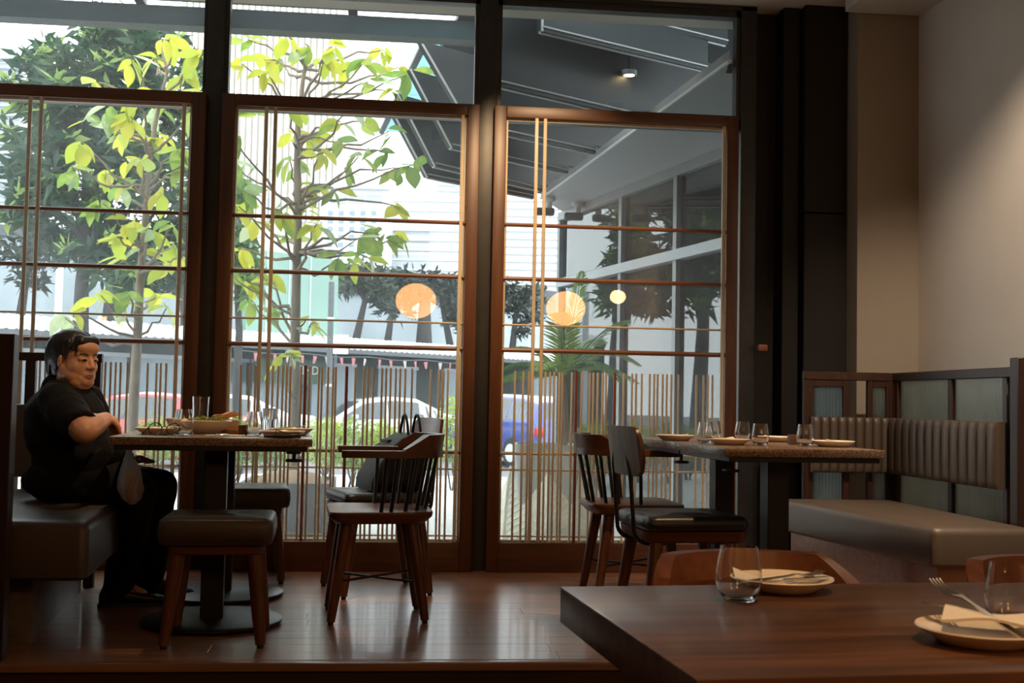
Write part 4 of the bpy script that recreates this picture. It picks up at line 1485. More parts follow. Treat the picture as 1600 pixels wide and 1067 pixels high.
MB().box(0, 0.04, -1.5, -0.06, 0, hz).build('dark_box_side', 'shop_dark', fs_, smooth=False)
MB().box(0, FL, -1.5, -0.06, 0, 0.02).build('dark_box_floor', 'shop_dark', fs_, smooth=False)
MB().box(0, FL, -1.5, -0.06, hz - 0.1, hz).build('dark_box_top', 'shop_dark', fs_, smooth=False)

# ------------------------------------------------------------------ the street behind
mat('hoarding_green', (0.19, 0.31, 0.26), rough=0.6, var=0.05, scale=1)
mat('wall_bluegrey', (0.46, 0.53, 0.58), rough=0.7, var=0.12, scale=0.8)
mat('wall_charcoal', (0.10, 0.11, 0.12), rough=0.7, var=0.1, scale=1)
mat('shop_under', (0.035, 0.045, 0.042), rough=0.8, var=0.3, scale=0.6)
mat('awning_white', (0.62, 0.64, 0.66), rough=0.5, var=0.1, scale=2)
mat('flag_red', (0.42, 0.16, 0.17), rough=0.8)
mat('flag_white', (0.45, 0.38, 0.38), rough=0.8)
mat('sign_green', (0.03, 0.09, 0.06), rough=0.5)
mat('sign_white', (0.8, 0.8, 0.78), rough=0.6)
mat('tower_beige', (0.72, 0.68, 0.62), rough=0.7, var=0.05, scale=0.1)
mat('tower_rib', (0.80, 0.77, 0.72), rough=0.7)
mat('white_wall', (0.82, 0.83, 0.84), rough=0.7, var=0.03, scale=0.1)
mat('band_grey', (0.60, 0.63, 0.66), rough=0.5)
mat('far_window', (0.22, 0.30, 0.36), rough=0.15)
mat('far_window_pale', (0.42, 0.47, 0.52), rough=0.2)

SA, SB = Vector((-10.81, 25.0)), Vector((-1.36, 36.0))       # street line in camera (right, depth) terms


def cam_ground(xc, d, z=0.0):
    p = EYE + _r * xc + Vector((math.sin(YAW), math.cos(YAW), 0)) * d
    p.z = z
    return p


S0, S1 = cam_ground(SA.x, SA.y), cam_ground(SB.x, SB.y)
sdir = (S1 - S0).normalized()
sang = math.atan2(sdir.y, sdir.x)
# position along the street line (metres from S0) that shows at picture column u


def s_of(u, off=0.0):
    d = ray(u, 560)
    d2 = Vector((d.x, d.y))
    o = S0 + Vector((-sdir.y, sdir.x, 0)) * off
    A = np.array([[d2.x, -sdir.x], [d2.y, -sdir.y]])
    k = np.linalg.solve(A, np.array([o.x, o.y]))
    return float(k[1])


def z_of(u, v, off=0.0):
    s = s_of(u, off)
    p = S0 + sdir * s + Vector((-sdir.y, sdir.x, 0)) * off
    d = ray(u, v)
    k = p.x / d.x if abs(d.x) > abs(d.y) else p.y / d.y
    return EYE.z + d.z * k


shop = empty('shop_row', (S0.x, S0.y, RZ), sang, 'row of shops with white corrugated awning across the street', 'building')


def sbox(name, m, s0, s1, y0, y1, z0, z1, par=None):
    return MB().box(s0, s1, y0, y1, z0 - RZ, z1 - RZ).build(name, m, par or shop, smooth=False)


zaw = z_of(365, 527, 0.0)
sE = s_of(1010, 0)
sL = s_of(-60, 0)
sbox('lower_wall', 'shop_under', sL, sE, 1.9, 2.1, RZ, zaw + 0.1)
WO = 7.0
zt = z_of(0, 352, WO)
rear = empty('long_building', (S0.x, S0.y, RZ), sang, 'long pale blue building with dark fascia behind the shaded street trees', 'building')
sbox('roof_slab', 'wall_charcoal', sL, sE, 1.9, 2.4, zaw + 0.02, zaw + 0.1)
sbox('upper_wall', 'wall_bluegrey', s_of(-90, WO), s_of(372, WO), WO, WO + 0.3, RZ, zt, rear)
zg = z_of(470, 400, 2)
sbox('upper_wall', 'hoarding_green', s_of(378, 2) + 0.02, s_of(522, 2), 1.9, 2.3, zaw + 0.1, zg)
for u in (410, 445, 478):
    sbox('panel_joint', 'wall_bluegrey', s_of(u, 2) - 0.02, s_of(u, 2) + 0.02, 1.88, 1.9, zaw + 0.1, zg)
ztr = z_of(625, 424, WO)
sEW = s_of(1010, WO)
sbox('upper_wall', 'wall_bluegrey', s_of(505, WO), sEW, WO, WO + 0.3, RZ, ztr - 1.0, rear)
sbox('fascia', 'wall_charcoal', s_of(505, WO), sEW, WO - 0.15, WO + 0.3, ztr - 1.0, ztr, rear)
sbox('fascia', 'wall_charcoal', s_of(-90, WO), s_of(372, WO), WO - 0.15, WO + 0.3, zt - 0.3, zt, rear)
# corrugated awning
aw = MB()
n = int((sE - sL) / 0.11)
L = []
for i in range(n + 1):
    s = sL + (sE - sL) * i / n
    b = 0.05 if i % 2 else 0.0
    L.append([(s, -0.3, zaw - RZ - 0.14 + b), (s, 1.9, zaw - RZ + 0.28 + b), (s, 1.9, zaw - RZ + 0.25 + b), (s, -0.3, zaw - RZ - 0.17 + b)])
aw.loft(L).build('awning', 'awning_white', shop, smooth=False)
sbox('awning_gutter', 'wall_charcoal', sL, sE, -0.36, -0.28, zaw - 0.26, zaw - 0.15)
for u in (90, 300, 515, 735, 1000):
    sbox('awning_post', 'wall_charcoal', s_of(u) - 0.05, s_of(u) + 0.05, -0.25, -0.15, RZ, zaw - 0.2)
for i, u in enumerate((40, 150, 260, 345, 430, 520, 620, 720, 850, 960)):
    s = s_of(u, 1.9)
    o = sbox('shop_window', 'far_window', s - 0.8, s + 0.8, 1.84, 1.9, 0.0, zaw - 0.55)
    MB().box(s - 0.86, s + 0.86, 1.80, 1.85, zaw - 0.55 - RZ, zaw - 0.45 - RZ).build('window_head', 'band_grey', o, smooth=False)
# signboard under the awning
sg = sbox('signboard', 'sign_green', s_of(395, 1.2), s_of(520, 1.2), 1.1, 1.15, z_of(480, 600, 1.2), z_of(480, 563, 1.2))
tx = bpy.data.curves.new('lettering', 'FONT')
tx.body = 'N BHD'
tx.size = 0.34
tx.extrude = 0.01
to = bpy.data.objects.new('lettering_tmp', tx)
COL.objects.link(to)
dg = bpy.context.evaluated_depsgraph_get()
tme_ = bpy.data.meshes.new_from_object(to.evaluated_get(dg))
bpy.data.objects.remove(to)
tme_.materials.clear()
tme_.materials.append(MATS['sign_white'])
to = link('lettering', tme_, sg, (s_of(447, 1.2), 1.08, z_of(480, 585, 1.2) - RZ))
to.rotation_euler = (PI / 2, 0, 0)
# bunting
bu = empty('bunting_string', (S0.x, S0.y, RZ), sang, 'string of small red and white pennants hanging under the awning', 'bunting')
fl_r = MB().loft([[(-0.06, -0.004, 0), (0.06, -0.004, 0), (0.03, -0.004, -0.2), (-0.02, -0.004, -0.2)], [(-0.06, 0.004, 0), (0.06, 0.004, 0), (0.03, 0.004, -0.2), (-0.02, 0.004, -0.2)]])
fm = [fl_r.mesh('pennant', 'flag_red', False), fl_r.mesh('pennant', 'flag_white', False)]
a, b = s_of(365, -0.5), s_of(745, -0.5)
zb_ = z_of(540, 556, -0.5) - RZ
MB().tube([(a + (b - a) * k / 20, -0.5, zb_ - 0.05 * math.sin(PI * k / 5) ** 2) for k in range(21)], 0.012, 5).build('string', 'wall_charcoal', bu)
for k in range(19):
    s = (k + 0.5) / 19
    o = link('pennant', fm[0 if k % 3 else 1], bu, (a + (b - a) * s + random.uniform(-.1, .1), -0.5, zb_ - 0.05))
    o.rotation_euler = (0, random.uniform(-0.35, 0.35), random.uniform(-0.5, 0.5))
# black pole and white notice
p = at_d(515, 560, 22)
t = empty('street_pole', (p.x, p.y, RZ), 0, 'dark street pole with straps in front of the green hoarding', 'pole')
zt = at_d(515, 440, 22).z - RZ
MB().tube([(0, 0, 0), (0, 0, zt)], 0.055, 12).build('pipe', 'wall_charcoal', t)
for q in (0.45, 0.65, 0.8):
    MB().tube([(0, 0, zt * q), (0, 0, zt * q + 0.05)], 0.062, 12).build('strap', 'band_grey', t)
z0 = at_d(520, 553, 22).z - RZ
MB().rbox(0.06, 0.34, -0.03, -0.01, z0, z0 + 0.36, 0.005, 1).build('notice', 'sign_white', t)
p = at_d(88, 560, 21)
t = empty('street_pole', (p.x, p.y, RZ), 0, 'pale street pole behind the head of the seated person', 'pole')
zt = at_d(88, 415, 21).z - RZ
MB().tube([(0, 0, 0), (0, 0, zt)], 0.065, 12).build('pipe', 'band_grey', t)
MB().lathe([(0, zt + 0.04), (0.08, zt + 0.03), (0.08, zt), (0, zt)], 12).build('cap', 'band_grey', t)

# shaded street trees in front of the shop walls
def row_depth(u, off):
    p = S0 + sdir * s_of(u, off) + Vector((-sdir.y, sdir.x, 0)) * off
    return (p - EYE).dot(_f)


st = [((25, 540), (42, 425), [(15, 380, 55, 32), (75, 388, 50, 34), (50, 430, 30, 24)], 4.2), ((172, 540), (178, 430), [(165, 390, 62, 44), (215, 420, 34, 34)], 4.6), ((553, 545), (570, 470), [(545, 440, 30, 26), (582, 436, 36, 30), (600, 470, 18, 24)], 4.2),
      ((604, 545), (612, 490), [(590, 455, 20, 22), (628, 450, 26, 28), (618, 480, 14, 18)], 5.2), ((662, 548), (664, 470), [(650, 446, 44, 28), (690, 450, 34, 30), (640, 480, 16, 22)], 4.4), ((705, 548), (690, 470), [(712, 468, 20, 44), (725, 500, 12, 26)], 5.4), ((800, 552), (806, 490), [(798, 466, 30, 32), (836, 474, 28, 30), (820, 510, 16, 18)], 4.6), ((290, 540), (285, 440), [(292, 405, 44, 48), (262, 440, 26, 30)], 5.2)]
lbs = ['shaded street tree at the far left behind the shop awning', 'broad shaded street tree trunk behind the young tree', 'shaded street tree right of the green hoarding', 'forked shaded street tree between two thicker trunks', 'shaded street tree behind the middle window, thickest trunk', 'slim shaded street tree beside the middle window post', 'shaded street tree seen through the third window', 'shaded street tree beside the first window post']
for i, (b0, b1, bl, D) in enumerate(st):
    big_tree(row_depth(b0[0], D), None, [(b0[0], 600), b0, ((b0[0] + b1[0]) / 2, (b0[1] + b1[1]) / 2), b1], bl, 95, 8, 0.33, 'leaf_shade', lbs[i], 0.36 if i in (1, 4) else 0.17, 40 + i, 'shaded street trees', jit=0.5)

# ------------------------------------------------------------------ cars
mat('car_red', (0.45, 0.03, 0.04), rough=0.2, coat=0.8)
mat('car_silver', (0.50, 0.52, 0.54), rough=0.25, metal=0.4, coat=0.6)
mat('car_blue', (0.05, 0.08, 0.30), rough=0.2, coat=0.8)
mat('car_glass', (0.05, 0.06, 0.065), rough=0.05, spec=0.8)
mat('tyre', (0.02, 0.02, 0.02), rough=0.9)
mat('lamp_red', (0.5, 0.02, 0.02), rough=0.2)
SEDAN = [(2.28, 0.30, 0.55, 0.56, 0.70, 0.60), (2.20, 0.22, 0.66, 0.70, 0.80, 0.72), (1.30, 0.20, 0.80, 0.90, 0.88, 0.74), (0.55, 0.20, 0.88, 1.36, 0.89, 0.62), (-0.10, 0.20, 0.90, 1.44, 0.89, 0.62), (-0.75, 0.20, 0.92, 1.40, 0.89, 0.60), (-1.55, 0.20, 0.95, 1.04, 0.88, 0.66), (-2.15, 0.24, 0.92, 0.98, 0.82, 0.70), (-2.25, 0.35, 0.60, 0.62, 0.74, 0.64)]
HATCH = [(1.95, 0.30, 0.58, 0.60, 0.70, 0.60), (1.85, 0.22, 0.70, 0.76, 0.80, 0.70), (1.10, 0.20, 0.86, 1.00, 0.86, 0.72), (0.45, 0.20, 0.92, 1.46, 0.87, 0.62), (-0.30, 0.20, 0.95, 1.54, 0.87, 0.63), (-1.20, 0.20, 0.98, 1.50, 0.87, 0.62), (-1.75, 0.22, 1.0, 1.38, 0.85, 0.60), (-1.90, 0.30, 0.95, 1.00, 0.80, 0.70), (-1.95, 0.40, 0.62, 0.64, 0.74, 0.66)]


def car(u, D, rot, secs, paint, label):
    p = at_d(u, 660, D)
    t = empty('car', (p.x, p.y, RZ), rot, label, 'car', 'cars parked along the street')
    fine = []
    for i in range(len(secs) - 1):
        for k in range(4):
            s = k / 4
            fine.append(tuple(a + (b - a) * s for a, b in zip(secs[i], secs[i + 1])))
    fine.append(secs[-1])

    def sec(q, e=0.0):
        x, zb, zm, zt, wm, wt = q
        return [(x, -wm * 0.92, zb), (x, -wm, zb + 0.12), (x, -wm, zm - 0.06), (x, -wm * 0.985, zm), (x, -wt - 0.02, zt - 0.05), (x, -wt + 0.10, zt), (x, wt - 0.10, zt), (x, wt + 0.02, zt - 0.05), (x, wm * 0.985, zm), (x, wm, zm - 0.06), (x, wm, zb + 0.12), (x, wm * 0.92, zb)]
    MB().loft([sec(q) for q in fine]).build('body', paint, t, angle=35)
    # side glass between belt line and roof, in three bays
    gh = [q for q in fine if q[3] - q[2] > 0.16]
    x_hi, x_lo = gh[0][0] - 0.05, gh[-1][0] + 0.05
    bays = [(x_hi, 0.06 * x_hi + 0.0), (0.0, -0.85), (-0.92, x_lo)] if x_lo < -1.0 else [(x_hi, 0.05), (-0.02, x_lo)]
    for sg in (-1, 1):
        for a, b in bays:
            lo = []
            for k in range(7):
                x = a + (b - a) * k / 6
                q = None
                for q0, q1 in zip(fine, fine[1:]):
                    if q1[0] <= x <= q0[0]:
                        s = (q0[0] - x) / (q0[0] - q1[0] + 1e-9)
                        q = tuple(m_ + (n_ - m_) * s for m_, n_ in zip(q0, q1))
                if q is None:
                    continue
                zl, zh = q[2] + 0.03, max(q[2] + 0.04, q[3] - 0.09)
                f = lambda z: q[4] * 0.985 + (q[5] + 0.02 - q[4] * 0.985) * (z - q[2]) / max(0.02, (q[3] - 0.05 - q[2]))
                lo.append([(x, sg * (f(zl) + 0.006), zl), (x, sg * (f(zh) + 0.006), zh), (x, sg * (f(zh) - 0.01), zh), (x, sg * (f(zl) - 0.01), zl)])
            if len(lo) > 2:
                MB().loft(lo).build('side_window', 'car_glass', t, smooth=False)
    # windscreen and rear window
    for (i0, i1, nm) in ((2, 3, 'windscreen'), (5, 6, 'rear_window') if len(secs) == 9 and secs is SEDAN else (6, 7, 'rear_window')):
        q0, q1 = secs[i0], secs[i1]
        ws = []
        for s in (0.14, 0.5, 0.9):
            q = tuple(m_ + (n_ - m_) * s for m_, n_ in zip(q0, q1))
            ws.append([(q[0], -q[5] + 0.10, q[3] + 0.008), (q[0], q[5] - 0.10, q[3] + 0.008), (q[0], q[5] - 0.10, q[3] - 0.02), (q[0], -q[5] + 0.10, q[3] - 0.02)])
        MB().loft(ws).build(nm, 'car_glass', t, smooth=False)
    fr, rr = secs[1][0] - 0.85, secs[-2][0] + 0.75
    for xx in (fr, rr):
        for sg in (-1, 1):
            wh = MB().lathe([(0, -0.11), (0.20, -0.11), (0.31, -0.09), (0.32, 0.0), (0.31, 0.09), (0.20, 0.11), (0, 0.11)], 24)
            wh.v = [(a, c, b) for a, b, c in wh.v]
            wo = wh.build('wheel', 'tyre', t, (xx, sg * 0.80, 0.32))
            hb = MB().lathe([(0, -0.12), (0.19, -0.115), (0.19, 0.115), (0, 0.12)], 18)
            hb.v = [(a, c, b) for a, b, c in hb.v]
            hb.build('hub_cap', 'band_grey', wo)
    for sg in (-1, 1):
        MB().rbox(secs[-2][0] - 0.09, secs[-2][0] + 0.12, sg * 0.72 - 0.09, sg * 0.72 + 0.09, 0.68, 0.86, 0.02, 2).build('tail_lamp', 'lamp_red', t)
        MB().rbox(secs[1][0] - 0.16, secs[1][0] + 0.03, sg * 0.66 - 0.11, sg * 0.66 + 0.11, 0.56, 0.68, 0.02, 2).build('head_lamp', 'band_grey', t)
        MB().rbox(secs[2][0] - 0.55, secs[2][0] - 0.40, sg * 0.95 - 0.07, sg * 0.95 + 0.07, 0.90, 1.02, 0.02, 2).build('wing_mirror', paint, t)
    return t


car(232, 23.0, R(172), SEDAN, 'car_red', 'red car parked behind the lime leaved young tree')
car(592, 28.0, R(196), SEDAN, 'car_silver', 'silver saloon car parked in the middle window view')
car(806, 26.0, R(118), HATCH, 'car_blue', 'blue hatchback car seen from behind through the third window')
car(335, 26.3, R(188), SEDAN, 'car_silver', 'grey car parked behind the left table glasses')

# ------------------------------------------------------------------ city buildings
def building(name, u0, u1, vtop, D, m, label, depth=16.0, base_v=None):
    a, b = at_d(u0, 500, D), at_d(u1, 500, D)
    zt = at_d((u0 + u1) / 2, vtop, D).z
    w = (b - a).length
    ang = math.atan2(b.y - a.y, b.x - a.x)
    t = empty(name, (a.x, a.y, RZ), ang, label, 'building')
    H = zt - RZ
    MB().box(0, w, 0, depth, 0, H).build('wall', m, t, smooth=False)
    return t, w, H


def px_rect(t, w, u0, u1, ua, ub, va, vb, D, m, name='window', proud=0.12, dep=0.3):
    """window or band on the front of a building, given where it shows"""
    f = lambda u: (u - u0) / (u1 - u0) * w
    za = at_d((ua + ub) / 2, vb, D).z - RZ
    zb = at_d((ua + ub) / 2, va, D).z - RZ
    return MB().box(f(ua), f(ub), -proud, dep, za, zb).build(name, m, t, smooth=False)


D = 110.0
u0, u1 = 268, 524
t, w_, H_ = building('ribbed_tower', u0, u1, -260, D, 'tower_beige', 'tall beige tower with vertical ribs behind the trees')
nr = 26
for k in range(nr):
    x = w_ * (k + 0.5) / nr
    MB().box(x - w_ / nr * 0.30, x + w_ / nr * 0.30, -0.5, 0.1, (at_d(400, 345, D).z - RZ), H_).build('rib', 'tower_rib', t, smooth=False)
for k in range(8):
    ua = 278 + k * 30
    px_rect(t, w_, u0, u1, ua, ua + 24, 308, 336, D, 'far_window_pale')
for k in range(10):
    ua = 275 + k * 25
    px_rect(t, w_, u0, u1, ua, ua + 10, 348, 420, D, 'tower_rib', 'pier', 0.3)
u0, u1 = 500, 602
t, w_, H_ = building('office_block', u0, u1, 287, 100, 'white_wall', 'white office block with small square windows behind the young tree', depth=4.0)
px_rect(t, w_, u0, u1, 498, 604, 287, 295, 100, 'white_wall', 'cornice', 0.8)
for k in range(3):
    px_rect(t, w_, u0, u1, 512 + k * 28, 536 + k * 28, 303, 316, 100, 'far_window_pale')
for r_ in range(8):
    for k in range(5):
        ua = 508 + k * 17
        px_rect(t, w_, u0, u1, ua, ua + 8, 328 + r_ * 12.5, 335 + r_ * 12.5, 100, 'far_window')
u0, u1 = 603, 745
t, w_, H_ = building('striped_block', u0, u1, 304, 105, 'white_wall', 'white office building with long horizontal window strips')
for k in range(5):
    px_rect(t, w_, u0, u1, 603, 668, 357 + k * 13.5, 365 + k * 13.5, 105, 'far_window_pale', 'window')
for k in range(8):
    px_rect(t, w_, u0, u1, 603, 745, 312 + k * 15.5, 314.5 + k * 15.5, 105, 'band_grey', 'ledge', 0.4)
u0, u1 = 752, 872
t, w_, H_ = building('striped_block', u0, u1, 302, 104, 'white_wall', 'white building with horizontal ledges seen through the third window')
for k in range(12):
    px_rect(t, w_, u0, u1, 752, 872, 311 + k * 12, 313.5 + k * 12, 104, 'band_grey', 'ledge', 0.4)
u0, u1 = 676, 760
t, w_, H_ = building('grey_tower', u0, u1, 272, 150, 'wall_bluegrey', 'distant grey tower just showing under the canopy blades')
for k in range(5):
    px_rect(t, w_, u0, u1, 680, 756, 276 + k * 9, 280 + k * 9, 150, 'far_window_pale')
u0, u1 = -60, 24
t, w_, H_ = building('apartment_block', u0, u1, 62, 90, 'white_wall', 'pale apartment block at the far left above the dark tree')
for k in range(16):
    px_rect(t, w_, u0, u1, -55, 20, 78 + k * 15, 86 + k * 15, 90, 'far_window_pale')
    px_rect(t, w_, u0, u1, -58, 23, 88 + k * 15, 90 + k * 15, 90, 'band_grey', 'balcony', 0.9)

# ------------------------------------------------------------------ table ware
TZ = 0.7325


def tp(u, Y, z=TZ, v=690):
    """point on a table top at depth Y that shows at picture column u"""
    p = at_y(u, v, Y)
    return Vector((p.x, Y, z))


def wine_tumbler(loc, label, h=0.10, r=0.042, group='stemless glasses', s=1.0, straight=False):
    t = empty('drinking_glass', loc, random.uniform(0, 1), label, 'glass', group)
    if straight:
        prof = [(0, 0), (r * 0.80, 0), (r * 0.82, 0.004), (r * 0.97, h * 0.9), (r, h), (r - 0.0018, h), (r * 0.79, 0.008), (0, 0.008)]
    else:
        prof = [(0, 0), (r * 0.62, 0), (r * 0.72, 0.003), (r * 0.93, h * 0.20), (r * 1.0, h * 0.36), (r * 0.97, h * 0.55), (r * 0.80, h * 0.98), (r * 0.79, h), (r * 0.79 - 0.0012, h), (r * 0.955, h * 0.55), (r * 0.985, h * 0.36), (r * 0.91, h * 0.205), (r * 0.68, 0.007), (0, 0.005)]
    MB().lathe(prof, 36).build('bowl', 'drink_glass', t, angle=60)
    return t


def plate(loc, r, label, group='cream plates', h=0.022, name='plate'):
    prof = [(0, 0.004), (r * 0.55, 0.004), (r * 0.58, 0.0), (r * 0.66, 0.0), (r * 0.70, 0.004), (r * 0.97, h - 0.003), (r, h), (r * 0.985, h + 0.002), (r * 0.94, h - 0.002), (r * 0.70, 0.011), (0, 0.010)]
    o = MB().lathe(prof, 44).build(name, 'ceramic', None, loc, angle=60)
    return tag(o, label, 'plate', group)


def cutlery(kind, loc, rotz, label, tilt=(0, 0), L=0.18):
    t = empty(kind, loc, rotz, label, kind.replace('_', ' '))
    t.rotation_euler = (tilt[0], tilt[1], rotz)
    if kind == 'fork':
        hd = []
        for x, wd, z in ((-0.105, 0.007, 0.001), (-0.06, 0.006, 0.002), (0.0, 0.003, 0.004), (0.02, 0.004, 0.005), (0.035, 0.011, 0.003)):
            hd.append([(x, -wd, z), (x, wd, z), (x, wd, z + 0.0025), (x, -wd, z + 0.0025)])
        MB().loft(hd).build('handle', 'steel', t, angle=60)
        for k in range(4):
            yy = -0.0094 + k * 0.00627
            MB().tube([(0.034, yy, 0.0042), (0.05, yy, 0.002), (0.072, yy, 0.004), (0.084, yy, 0.009)], [0.0019, 0.0017, 0.0014, 0.001], 6).build('tine', 'steel', t)
    elif kind == 'knife':
        hd = []
        for x, wd, z in ((-0.11, 0.007, 0.001), (-0.03, 0.006, 0.002), (0.0, 0.005, 0.002)):
            hd.append([(x, -wd, z), (x, wd, z), (x, wd, z + 0.004), (x, -wd, z + 0.004)])
        MB().loft(hd).build('handle', 'steel', t, angle=60)
        bl = []
        for x, a, b in ((0.0, -0.005, 0.005), (0.03, -0.008, 0.005), (0.08, -0.008, 0.006), (0.10, -0.002, 0.006)):
            bl.append([(x, a, 0.003), (x, b, 0.0025), (x, b, 0.0045), (x, a, 0.0035)])
        MB().loft(bl).build('blade', 'steel', t, angle=60)
    else:
        hd = []
        for x, wd, z in ((-0.10, 0.006, 0.001), (-0.02, 0.003, 0.004), (0.025, 0.004, 0.005)):
            hd.append([(x, -wd, z), (x, wd, z), (x, wd, z + 0.002), (x, -wd, z + 0.002)])
        MB().loft(hd).build('handle', 'steel', t, angle=60)
        MB().ell((0.05, 0, 0.004), (0.028, 0.018, 0.005), 16, 8).build('spoon_bowl', 'steel', t)
    return t


def napkin(loc, rotz, w, d, label, lift=0.03, marks=False):
    """folded paper napkin lying over the plate, one corner lifted"""
    mb = MB()
    n = 8
    L = []
    for i in range(n + 1):
        x = -w / 2 + w * i / n
        ring_t, ring_b = [], []
        for j in range(n + 1):
            y = -d / 2 + d * j / n
            z = 0.002 + lift * max(0, (x / w + 0.15)) ** 2 * 1.2 * max(0, 0.5 - y / d) + 0.004 * math.sin(6 * x / w + 3 * y / d)
            ring_t.append((x, y, z + 0.004))
            ring_b.append((x, y, z))
        L.append(ring_t + ring_b[::-1])
    t = tag(link('napkin', mb.loft(L).mesh('napkin', 'napkin', True, 50), None, loc, rotz), label, 'napkin', 'paper napkins')
    if marks:
        for k in range(4):
            MB().box(-0.03 + k * 0.011, -0.0225 + k * 0.011, d * 0.34, d * 0.41, 0.0078, 0.0085).build('printed_mark', 'print_ink', t, smooth=False)
    return t


def block(loc, label):
    t = MB().rbox(-0.017, 0.017, -0.017, 0.017, 0.0, 0.040, 0.002, 2).build('wooden_block', 'block_wood', None, loc, R(5))
    return tag(t, label, 'block', 'wooden table blocks')


# --- near wooden table
NZ = 0.551


def np_(u, v):
    p = at_z(u, v, NZ)
    return Vector((p.x, p.y, NZ))


p1 = np_(1221, 921)
plate((p1.x, p1.y, NZ), 0.094, 'cream plate with fork and printed napkin beside the far glass of the near table')
napkin((p1.x - 0.028, p1.y + 0.012, NZ + 0.012), R(170), 0.11, 0.10, 'folded napkin with dark print on the far plate of the near table', 0.02, True)
cutlery('fork', (p1.x + 0.005, p1.y - 0.012, NZ + 0.021), R(22), 'steel fork lying on the far plate of the near table', (0, -0.03))
cutlery('knife', (p1.x - 0.005, p1.y - 0.03, NZ + 0.018), R(200), 'steel knife lying on the far plate of the near table')
g = np_(1154, 939)
wine_tumbler((g.x, g.y, NZ), 'stemless clear glass beside the far plate of the near table', 0.094, 0.040)
p2 = np_(1533, 1004)
plate((p2.x, p2.y, NZ), 0.092, 'cream plate with raised fork at the right edge of the near table')
napkin((p2.x + 0.012, p2.y - 0.006, NZ + 0.033), R(150), 0.13, 0.085, 'folded napkin on the plate at the right edge of the near table', 0.004)
cutlery('fork', (p2.x - 0.002, p2.y + 0.022, NZ + 0.046), R(106), 'steel fork with tines raised on the plate at the right edge', (0, -0.27))
cutlery('knife', (p2.x + 0.035, p2.y + 0.035, NZ + 0.030), R(155), 'steel knife on the plate at the right edge of the near table', (0, -0.12))
g = np_(1579, 972)
wine_tumbler((g.x, g.y, NZ), 'stemless clear glass behind the plate at the right edge', 0.094, 0.040)

# --- right granite table
for (u, Y, r, lb) in ((1055, 4.98, 0.085, 'cream plate at the window end of the right table, near the spindle armchair'), (1139, 4.55, 0.083, 'cream plate in front of two glasses on the right table'), (1213, 5.02, 0.085, 'cream plate half hidden behind a glass on the right table'), (1302, 4.50, 0.083, 'cream plate nearest the right bench on the right table')):
    p = tp(u, Y)
    plate(p, r, lb, 'plates on the right table')
    napkin(p + Vector((0.0, 0, 0.013)), R(40 + u), 0.085, 0.075, {1055: 'small folded napkin on the plate near the far spindle armchair', 1139: 'small folded napkin on the plate in front of two glasses', 1213: 'small folded napkin on the half hidden plate of the right table', 1302: 'small folded napkin on the plate nearest the right bench'}[u], 0.015)
for (u, Y, lb) in ((1102, 4.62, 'stemless glass left of the cream plate on the right table'), (1114, 4.90, 'stemless glass partly hidden behind another glass on the right table'), (1160, 5.02, 'stemless glass standing farthest back on the right table'), (1188, 4.50, 'stemless glass on the near edge in the middle of the right table'), (1258, 4.52, 'stemless glass beside the wooden block on the right table')):
    wine_tumbler(tp(u, Y), lb, 0.086, 0.034)
block(tp(1239, 4.70), 'small wooden block behind the glass on the right table')

# --- left granite table
mat('salad', (0.20, 0.24, 0.05), rough=0.6, var=0.6, scale=60)
mat('food_cream', (0.72, 0.56, 0.34), rough=0.6, var=0.2, scale=50)
mat('bread', (0.50, 0.22, 0.06), rough=0.7, var=0.35, scale=30, bump=0.2)
mat('slate', (0.07, 0.07, 0.068), rough=0.5, var=0.2, scale=40)
mat('tortoise', (0.03, 0.017, 0.01), rough=0.25, var=0.8, scale=80)

p = tp(246, 4.72)
plate(p, 0.088, 'cream plate with crumpled napkin behind the spectacles', 'plates on the left table', 0.024)
napkin(p + Vector((0.01, 0.0, 0.016)), R(20), 0.10, 0.08, 'crumpled napkin on the plate behind the spectacles', 0.03)
p = tp(440, 4.62)
plate(p, 0.088, 'cream plate near the right corner of the left table', 'plates on the left table', 0.022)
plate(tp(456, 4.86), 0.085, 'cream plate with fork behind the corner plate of the left table', 'plates on the left table', 0.026)
cutlery('fork', tp(446, 4.83) + Vector((0, 0, 0.026)), R(20), 'steel fork lying across the rear plate of the left table', (0, -0.10))
# slate leaf tray with a dark twig
q = tp(441, 4.50)
t = empty('leaf_tray', q, R(5), 'dark leaf shaped tray at the near right corner of the left table', 'tray')
L = []
for i in range(13):
    s = i / 12
    wd = max(0.002, 0.034 * math.sin(PI * s) ** 0.7)
    x = -0.068 + 0.136 * s
    L.append([(x, -wd, 0.006 + 0.004 * s), (x, 0, 0.002), (x, wd, 0.006 + 0.004 * s), (x, wd, 0.010 + 0.004 * s), (x, 0, 0.006), (x, -wd, 0.010 + 0.004 * s)])
MB().loft(L).build('tray_body', 'slate', t, angle=50)
tw = MB().tube([(-0.03, 0.0, 0.01), (-0.022, 0.005, 0.03), (-0.01, 0.0, 0.026), (0.02, -0.005, 0.017), (0.05, 0.0, 0.022), (0.062, 0.0, 0.018)], 0.0016, 6).build('cord', 'black_soft', t)
